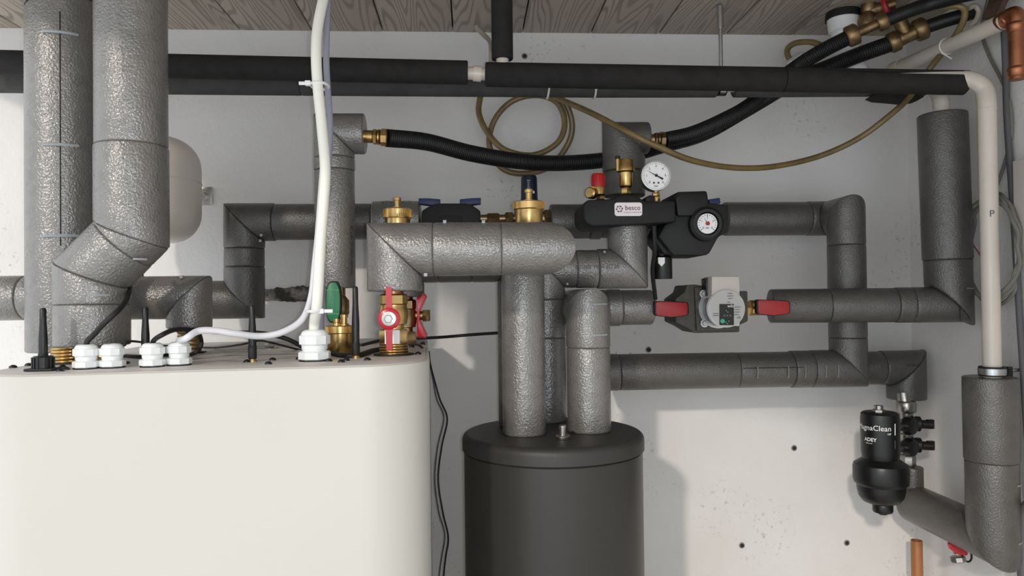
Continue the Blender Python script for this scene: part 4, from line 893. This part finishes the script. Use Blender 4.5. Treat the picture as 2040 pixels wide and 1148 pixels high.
solo('ring_fitting', MB().lathe([(0.020, 0), (0.024, 0.006), (0.024, 0.016), (0.018, 0.022), (0.012, 0.022)], P(1592, 128, 1.70), (-0.5, -0.2, 0.6), 22), 'white_plastic', 'small pale round fitting on the wall at the yellow hose loop', 'fitting', P(1592, 128, 1.70))
def brassline(label, pts, radii, nuts, m, name='brass_coupling'):
    t = thing(name, label, 'fitting', pts[0]); a, b = V(pts[0]), V(pts[1]); d = (b-a).normalized(); L = (b-a).length
    O('barrel', MB().cyl(a, b, radii, 20), m, t)
    for f, w_, rr in nuts: O('coupling_nut', MB().hexnut(a+d*L*f, d, rr, w_, 8), m, t)
    return t, a, b, d, L
t, a, b, d, L = brassline('upper brass coupling joining two black hoses under the ceiling', (P(1690, 74, 1.50), P(1770, 38, 1.47)), SZ(10, 1.5), ((-0.05, 0.024, 0.0225), (0.72, 0.020, 0.0185)), 'brass_old')
t, a, b, d, L = brassline('lower tarnished brass tee joining two black hoses under the ceiling', (P(1772, 88, 1.54), P(1848, 52, 1.51)), SZ(15, 1.54), ((-0.02, 0.022, 0.022), (0.66, 0.024, 0.024)), 'brass_old')
m_ = a.lerp(b, 0.45); O('branch', MB().cyl(m_, m_+V((-0.022, 0, 0.05)), 0.0145, 18).hexnut(m_+V((-0.016, 0, 0.036)), (-0.4, 0, 1), 0.021, 0.016, 8), 'brass_old', t)
hA = [P(1766, 40, 1.47), P(1810, 22, 1.455), P(1860, 6, 1.44), P(1940, -14, 1.38), P(2030, -30, 1.3)]
solo('black_hose', ycoil(hA, SZ(14, 1.48)), 'rubber_hose', 'smooth black hose leaving the upper brass coupling along the ceiling', 'hose', hA[0])
hB = [P(1845, 54, 1.51), P(1880, 42, 1.49), P(1915, 32, 1.47), P(1946, 22, 1.46)]
solo('black_hose', ycoil(hB, SZ(14, 1.5)), 'rubber_hose', 'short smooth black hose leaving the tarnished brass tee to the corner', 'hose', hB[0])
so = P(1728, 42, 1.56)
sk = thing('stop_valve', 'tarnished stop valve with a red wheel beside the white waste pipe', 'valve', so)
O('body', MB().lathe([(0.018, -0.012), (0.020, 0.0), (0.017, 0.012), (0.013, 0.018), (0.016, 0.024), (0.016, 0.040)], so, (0.1, 0, 1), 20).cyl(so+V((0, 0, 0.02)), so+V((0.05, -0.02, 0.03)), 0.012, 14), 'brass_old', sk)
O('wheel', MB().lathe([(0.024, 0), (0.026, 0.004), (0.024, 0.009), (0.008, 0.010)], P(1764, 16, 1.55), (0.6, -0.7, 0.2), 20), 'red_matte', sk)
solo('bent_hose_end', ycoil([P(1930, 16, 1.42), P(1942, 12, 1.42), P(1950, 22, 1.42), P(1946, 38, 1.42), P(1936, 50, 1.42)], SZ(5.5, 1.42)), 'tube_clear', 'short cream tube hook beside the black hose in the top right corner', 'tube', P(1936, 50, 1.42))
xw = XR-0.045
def RW(px, py, off=0.02):          # a point at distance off from the right wall
    d = ray(px, py); return CAM + d*((XR-off)/d.x)
wa, wb_ = RW(1793, 133, 0.06), RW(2002, 42, 0.06)
wd = thing('white_pipe', 'sloping white plastic pipe running along the right wall to the copper elbow', 'pipe', wa)
O('pipe', MB().tube([wa+V((0, 0.02, 0)), wb_], 0.0158, 20), 'pvc', wd)
O('socket', MB().cyl(wa+V((0, 0.025, 0)), wa.lerp(wb_, 0.02), 0.018, 20), 'pvc', wd)
tt = wa.lerp(wb_, 0.5); O('cable_tie', MB().tube(arc_pts(tt, (1, 0, 0), (0, 0, 1), 0.0165, 0, 2*PI, 20), 0.0018, 6).tube([tt+V((-0.012, 0, -0.014)), tt+V((0.004, -0.01, -0.030))], 0.0016, 6), 'white_cable', wd)
ct = thing('copper_pipe', 'bright copper pipe with an elbow in the top right corner', 'pipe', RW(2024, 165, 0.05))
e0 = wb_+V((0, 0.01, 0)); ec = RW(2024, 20, 0.055); ed = V((ec.x, ec.y, RW(2024, 160, 0.055).z))
O('pipe', MB().tube(cr([e0, e0.lerp(ec, 0.6), ec+V((0, 0, -0.008)), ec+V((0, 0, -0.03)), ed.lerp(ec, 0.4), ed], 5), 0.0135, 18), 'copper', ct)
for p, dd_ in ((e0, ec-e0), (ec+V((0, 0, -0.028)), V((0, 0, -1))), (ed+V((0, 0, 0.02)), V((0, 0, -1)))):
    O('socket', MB().lathe([(0.014, -0.004), (0.0165, -0.002), (0.0175, 0.002), (0.016, 0.006), (0.016, 0.014), (0.014, 0.016)], p, dd_, 20), 'copper', ct)
solo('rusty_bracket', MB().prism([RW(1968, 40, 0.03), RW(1985, -10, 0.03), RW(2015, -10, 0.03), RW(1995, 30, 0.03)], (-0.012, 0, 0)), 'rust', 'brown rusty plate high on the right wall above the copper elbow', 'plate', RW(1985, 40, 0.03))
# right wall cables
cv = [RW(1998, 20, 0.012), RW(2003, 120, 0.012), RW(2006, 230, 0.012), RW(2014, 350, 0.012), RW(2022, 470, 0.012), RW(2032, 640, 0.012), RW(2040, 760, 0.012), RW(2056, 1000, 0.012)]
solo('conduit', MB().tube(cr(cv, 5), 0.0062, 12), 'conduit', 'dark grey conduit running down the right wall', 'conduit', cv[-1])
c2 = [RW(1968, 0, 0.01), RW(1956, 60, 0.01), RW(1970, 110, 0.01), RW(1998, 165, 0.01), RW(2013, 215, 0.008), RW(2014, 275, 0.008), RW(2000, 330, 0.008), RW(1984, 375, 0.01)]
solo('thin_cable', MB().tube(cr(c2, 6), 0.0034, 8), 'grey_cable', 'thin grey cable wandering down the right wall behind the white pipe', 'cable', c2[-1])
coil = thing('cable_coil', 'coiled grey cable hanging on the right wall behind the white pipe', 'cable', RW(1980, 578, 0.03))
cc0 = RW(1979, 495, 0.03); random.seed(5)
for k in range(4):
    ry = 0.072+0.004*k; rz_ = 0.112-0.004*k; ph = random.uniform(0, 6)
    lp = [cc0 + V((random.uniform(-0.006, 0.006)-k*0.004, ry*math.cos(t*2*PI/24)+random.uniform(-.002, .002), rz_*math.sin(t*2*PI/24)+0.003*math.sin(ph))) for t in range(24)]
    lp.append(lp[0]); O('loop', MB().tube(cr(lp, 3), 0.0038, 8), 'grey_cable', coil)
for k, m_ in enumerate(('red_matte', 'blue', 'white')):
    q = P(1936+k*3, 486+k*2, 1.50); O('wire_end', MB().tube(cr([q, q+V((0.012, -0.004, -0.02)), q+V((0.018+k*0.003, -0.006, -0.034))], 4), 0.0012, 6), m_, coil)
bx = RW(2046, 420, 0.03); solo('wall_box', MB().box((XR-0.015, bx.y, bx.z), (0.03, 0.07, 0.20)), 'pump_beige', 'pale box on the right wall at the picture edge', 'box', (XR-0.015, bx.y, bx.z-0.1), bevel=0.002)
pe = [RW(2040, 1148, 0.03), RW(2034, 1080, 0.03), RW(2042, 1020, 0.03), RW(2060, 1000, 0.03)]
solo('conduit', MB().tube(cr(pe, 5), 0.011, 12), 'conduit', 'thick grey cable curving at the bottom right edge', 'conduit', pe[0])

# ------------------------------------------------------------------ cables over the boiler
g5 = GL[4]
wcab = [g5-V((0, 0, 0.012)), g5+V((0, 0, 0.01)), P(632, 600, 1.045), P(639, 480, 1.055), P(645, 400, 1.06), P(648, 335, 1.06), P(641, 250, 1.06), P(633, 170, 1.06), P(630, 110, 1.06), P(633, 55, 1.07), P(645, -5, 1.09), P(662, -70, 1.13), P(668, -120, 1.16)]
wcab[-1].z = min(wcab[-1].z, ZC)
solo('power_cable', MB().tube(cr(wcab, 8), SZ(10.5, 1.05), 14), 'white_cable', 'thick white power cable rising from the large white gland to the ceiling', 'cable', g5)
lc_ = [P(668, -110, 1.17), P(655, -20, 1.11), P(651, 60, 1.088), P(650, 120, 1.085), P(653, 180, 1.085), P(657, 240, 1.085), P(656, 300, 1.09), P(652, 350, 1.095), P(646, 420, 1.10), P(642, 500, 1.11), P(640, 600, 1.12), P(640, 690, 1.12), PT(645, 706, 0.004)]
solo('signal_cable', MB().tube(cr(lc_, 8), SZ(6.4, 1.07), 12), 'lilac_cable', 'grey-lilac cable running down close behind the thick white power cable', 'cable', lc_[-1])
pc_ = [P(646, 300, 1.105), P(640, 380, 1.105), P(634, 460, 1.10), P(627, 530, 1.09), P(620, 590, 1.085), P(603, 635, 1.075), P(565, 661, 1.06), P(520, 670, 1.05), P(470, 665, 1.03), P(430, 659, 1.02), P(395, 660, 1.01), P(370, 675, 1.00), GL[3]+V((0, 0, 0.002)), GL[3]-V((0, 0, 0.01))]
solo('signal_cable', MB().tube(cr(pc_, 8), SZ(6.6, 1.04), 12), 'pale_cable', 'pale cable arching from the fourth small white gland up behind the power cable', 'cable', GL[3])
for px, py, s in ((637, 171, 1), (629, 620, 1)):
    c = P(px, py, 1.072 if py < 300 else 1.06)
    tie = thing('cable_tie', 'white cable tie round the cable pair ' + ('near the black foam pipes' if py < 300 else 'above the large white gland'), 'cable tie', c)
    O('strap', MB().tube([c + V((math.cos(k*2*PI/24)*SZ(17, 1.05), math.sin(k*2*PI/24)*0.019, 0)) for k in range(25)], 0.0022, 6), 'white_plastic', tie)
    O('head', MB().box(c+V((-0.014 if py < 300 else 0.010, -0.012, 0)), (0.008, 0.007, 0.007)).box(c+V((-0.020 if py < 300 else 0.019, -0.012, 0)), (0.014, 0.002, 0.005)), 'white_plastic', tie, bevel=0.0008)
def cable(label, pts, r, m='rubber', n=8): return solo('thin_cable', MB().tube(cr(pts, n), r, 10), m, label, 'cable', pts[0])
cable('black cable from the leftmost gland tucked behind the bent riser', [GL[0]-V((0, 0, 0.01)), GL[0]+V((0.001, 0.0, 0.004)), P(186, 668, 1.028), P(212, 640, 1.022), P(238, 616, 1.035), P(254, 592, 1.08), P(260, 560, 1.14), P(264, 520, 1.2)], 0.0036)
cable('black cable from the third gland running right behind the white gland', [GL[2]-V((0, 0, 0.01)), GL[2]+V((0.001, 0, 0.003)), P(322, 668, 1.02), P(350, 657, 1.05), P(390, 658, 1.10), P(450, 663, 1.12), P(520, 664, 1.13), P(570, 675, 1.14), P(610, 694, 1.15), P(655, 704, 1.12)], 0.0034)
cable('thin dark wire lying across the boiler top from the second gland', [PT(228, 706, 0.03), P(246, 688, 1.06), P(264, 680, 1.08), PT(330, 693, 0.004), PT(420, 697, 0.004), P(478, 687, 1.2), P(515, 679, 1.2), P(545, 684, 1.2), PT(590, 700, 0.004), PT(620, 704, 0.004)], 0.0017)
cable('black cable loop on the boiler top beside the brass union', [PT(245, 714, 0.004), PT(290, 716, 0.004), PT(340, 712, 0.004), P(382, 706, 1.15), P(399, 692, 1.15), P(401, 678, 1.15), P(394, 664, 1.13), P(370, 660, 1.12)], 0.003)
cable('black sheathed cable lying between the brass air vent and the red-levered valve', [PT(648, 704, 0.004), PT(680, 714, 0.004), PT(715, 714, 0.004), PT(745, 704, 0.004), PT(775, 700, 0.004)], 0.0046)
cable('black cable leaving the boiler top to the tank pipes', [PT(718, 692, 0.003), PT(765, 681, 0.004), P(815, 675, 1.55), P(880, 672, 1.52), P(940, 667, 1.50), P(1000, 663, 1.47)], 0.0032)
wA = [(815, 690), (838, 697), (853, 712), (862, 745), (876, 795), (891, 835), (880, 890), (873, 955), (882, 1020), (893, 1070), (888, 1110), (884, 1150), (882, 1240)]
cable('outer thin black wire hanging down beside the white boiler', [PT(*wA[0], 0.003), PT(*wA[1], 0.006)] + [P(x, y, 1.50+0.01*(k % 2)) for k, (x, y) in enumerate(wA[2:])], 0.0018)
wB = [(862, 752), (870, 795), (884, 833), (872, 890), (866, 955), (874, 1020), (886, 1065), (880, 1110), (875, 1150), (872, 1240)]
cable('inner thin grey wire hanging down beside the white boiler', [P(855, 700, 1.58), P(857, 725, 1.56)] + [P(x, y, 1.54) for x, y in wB], 0.0016, 'conduit')
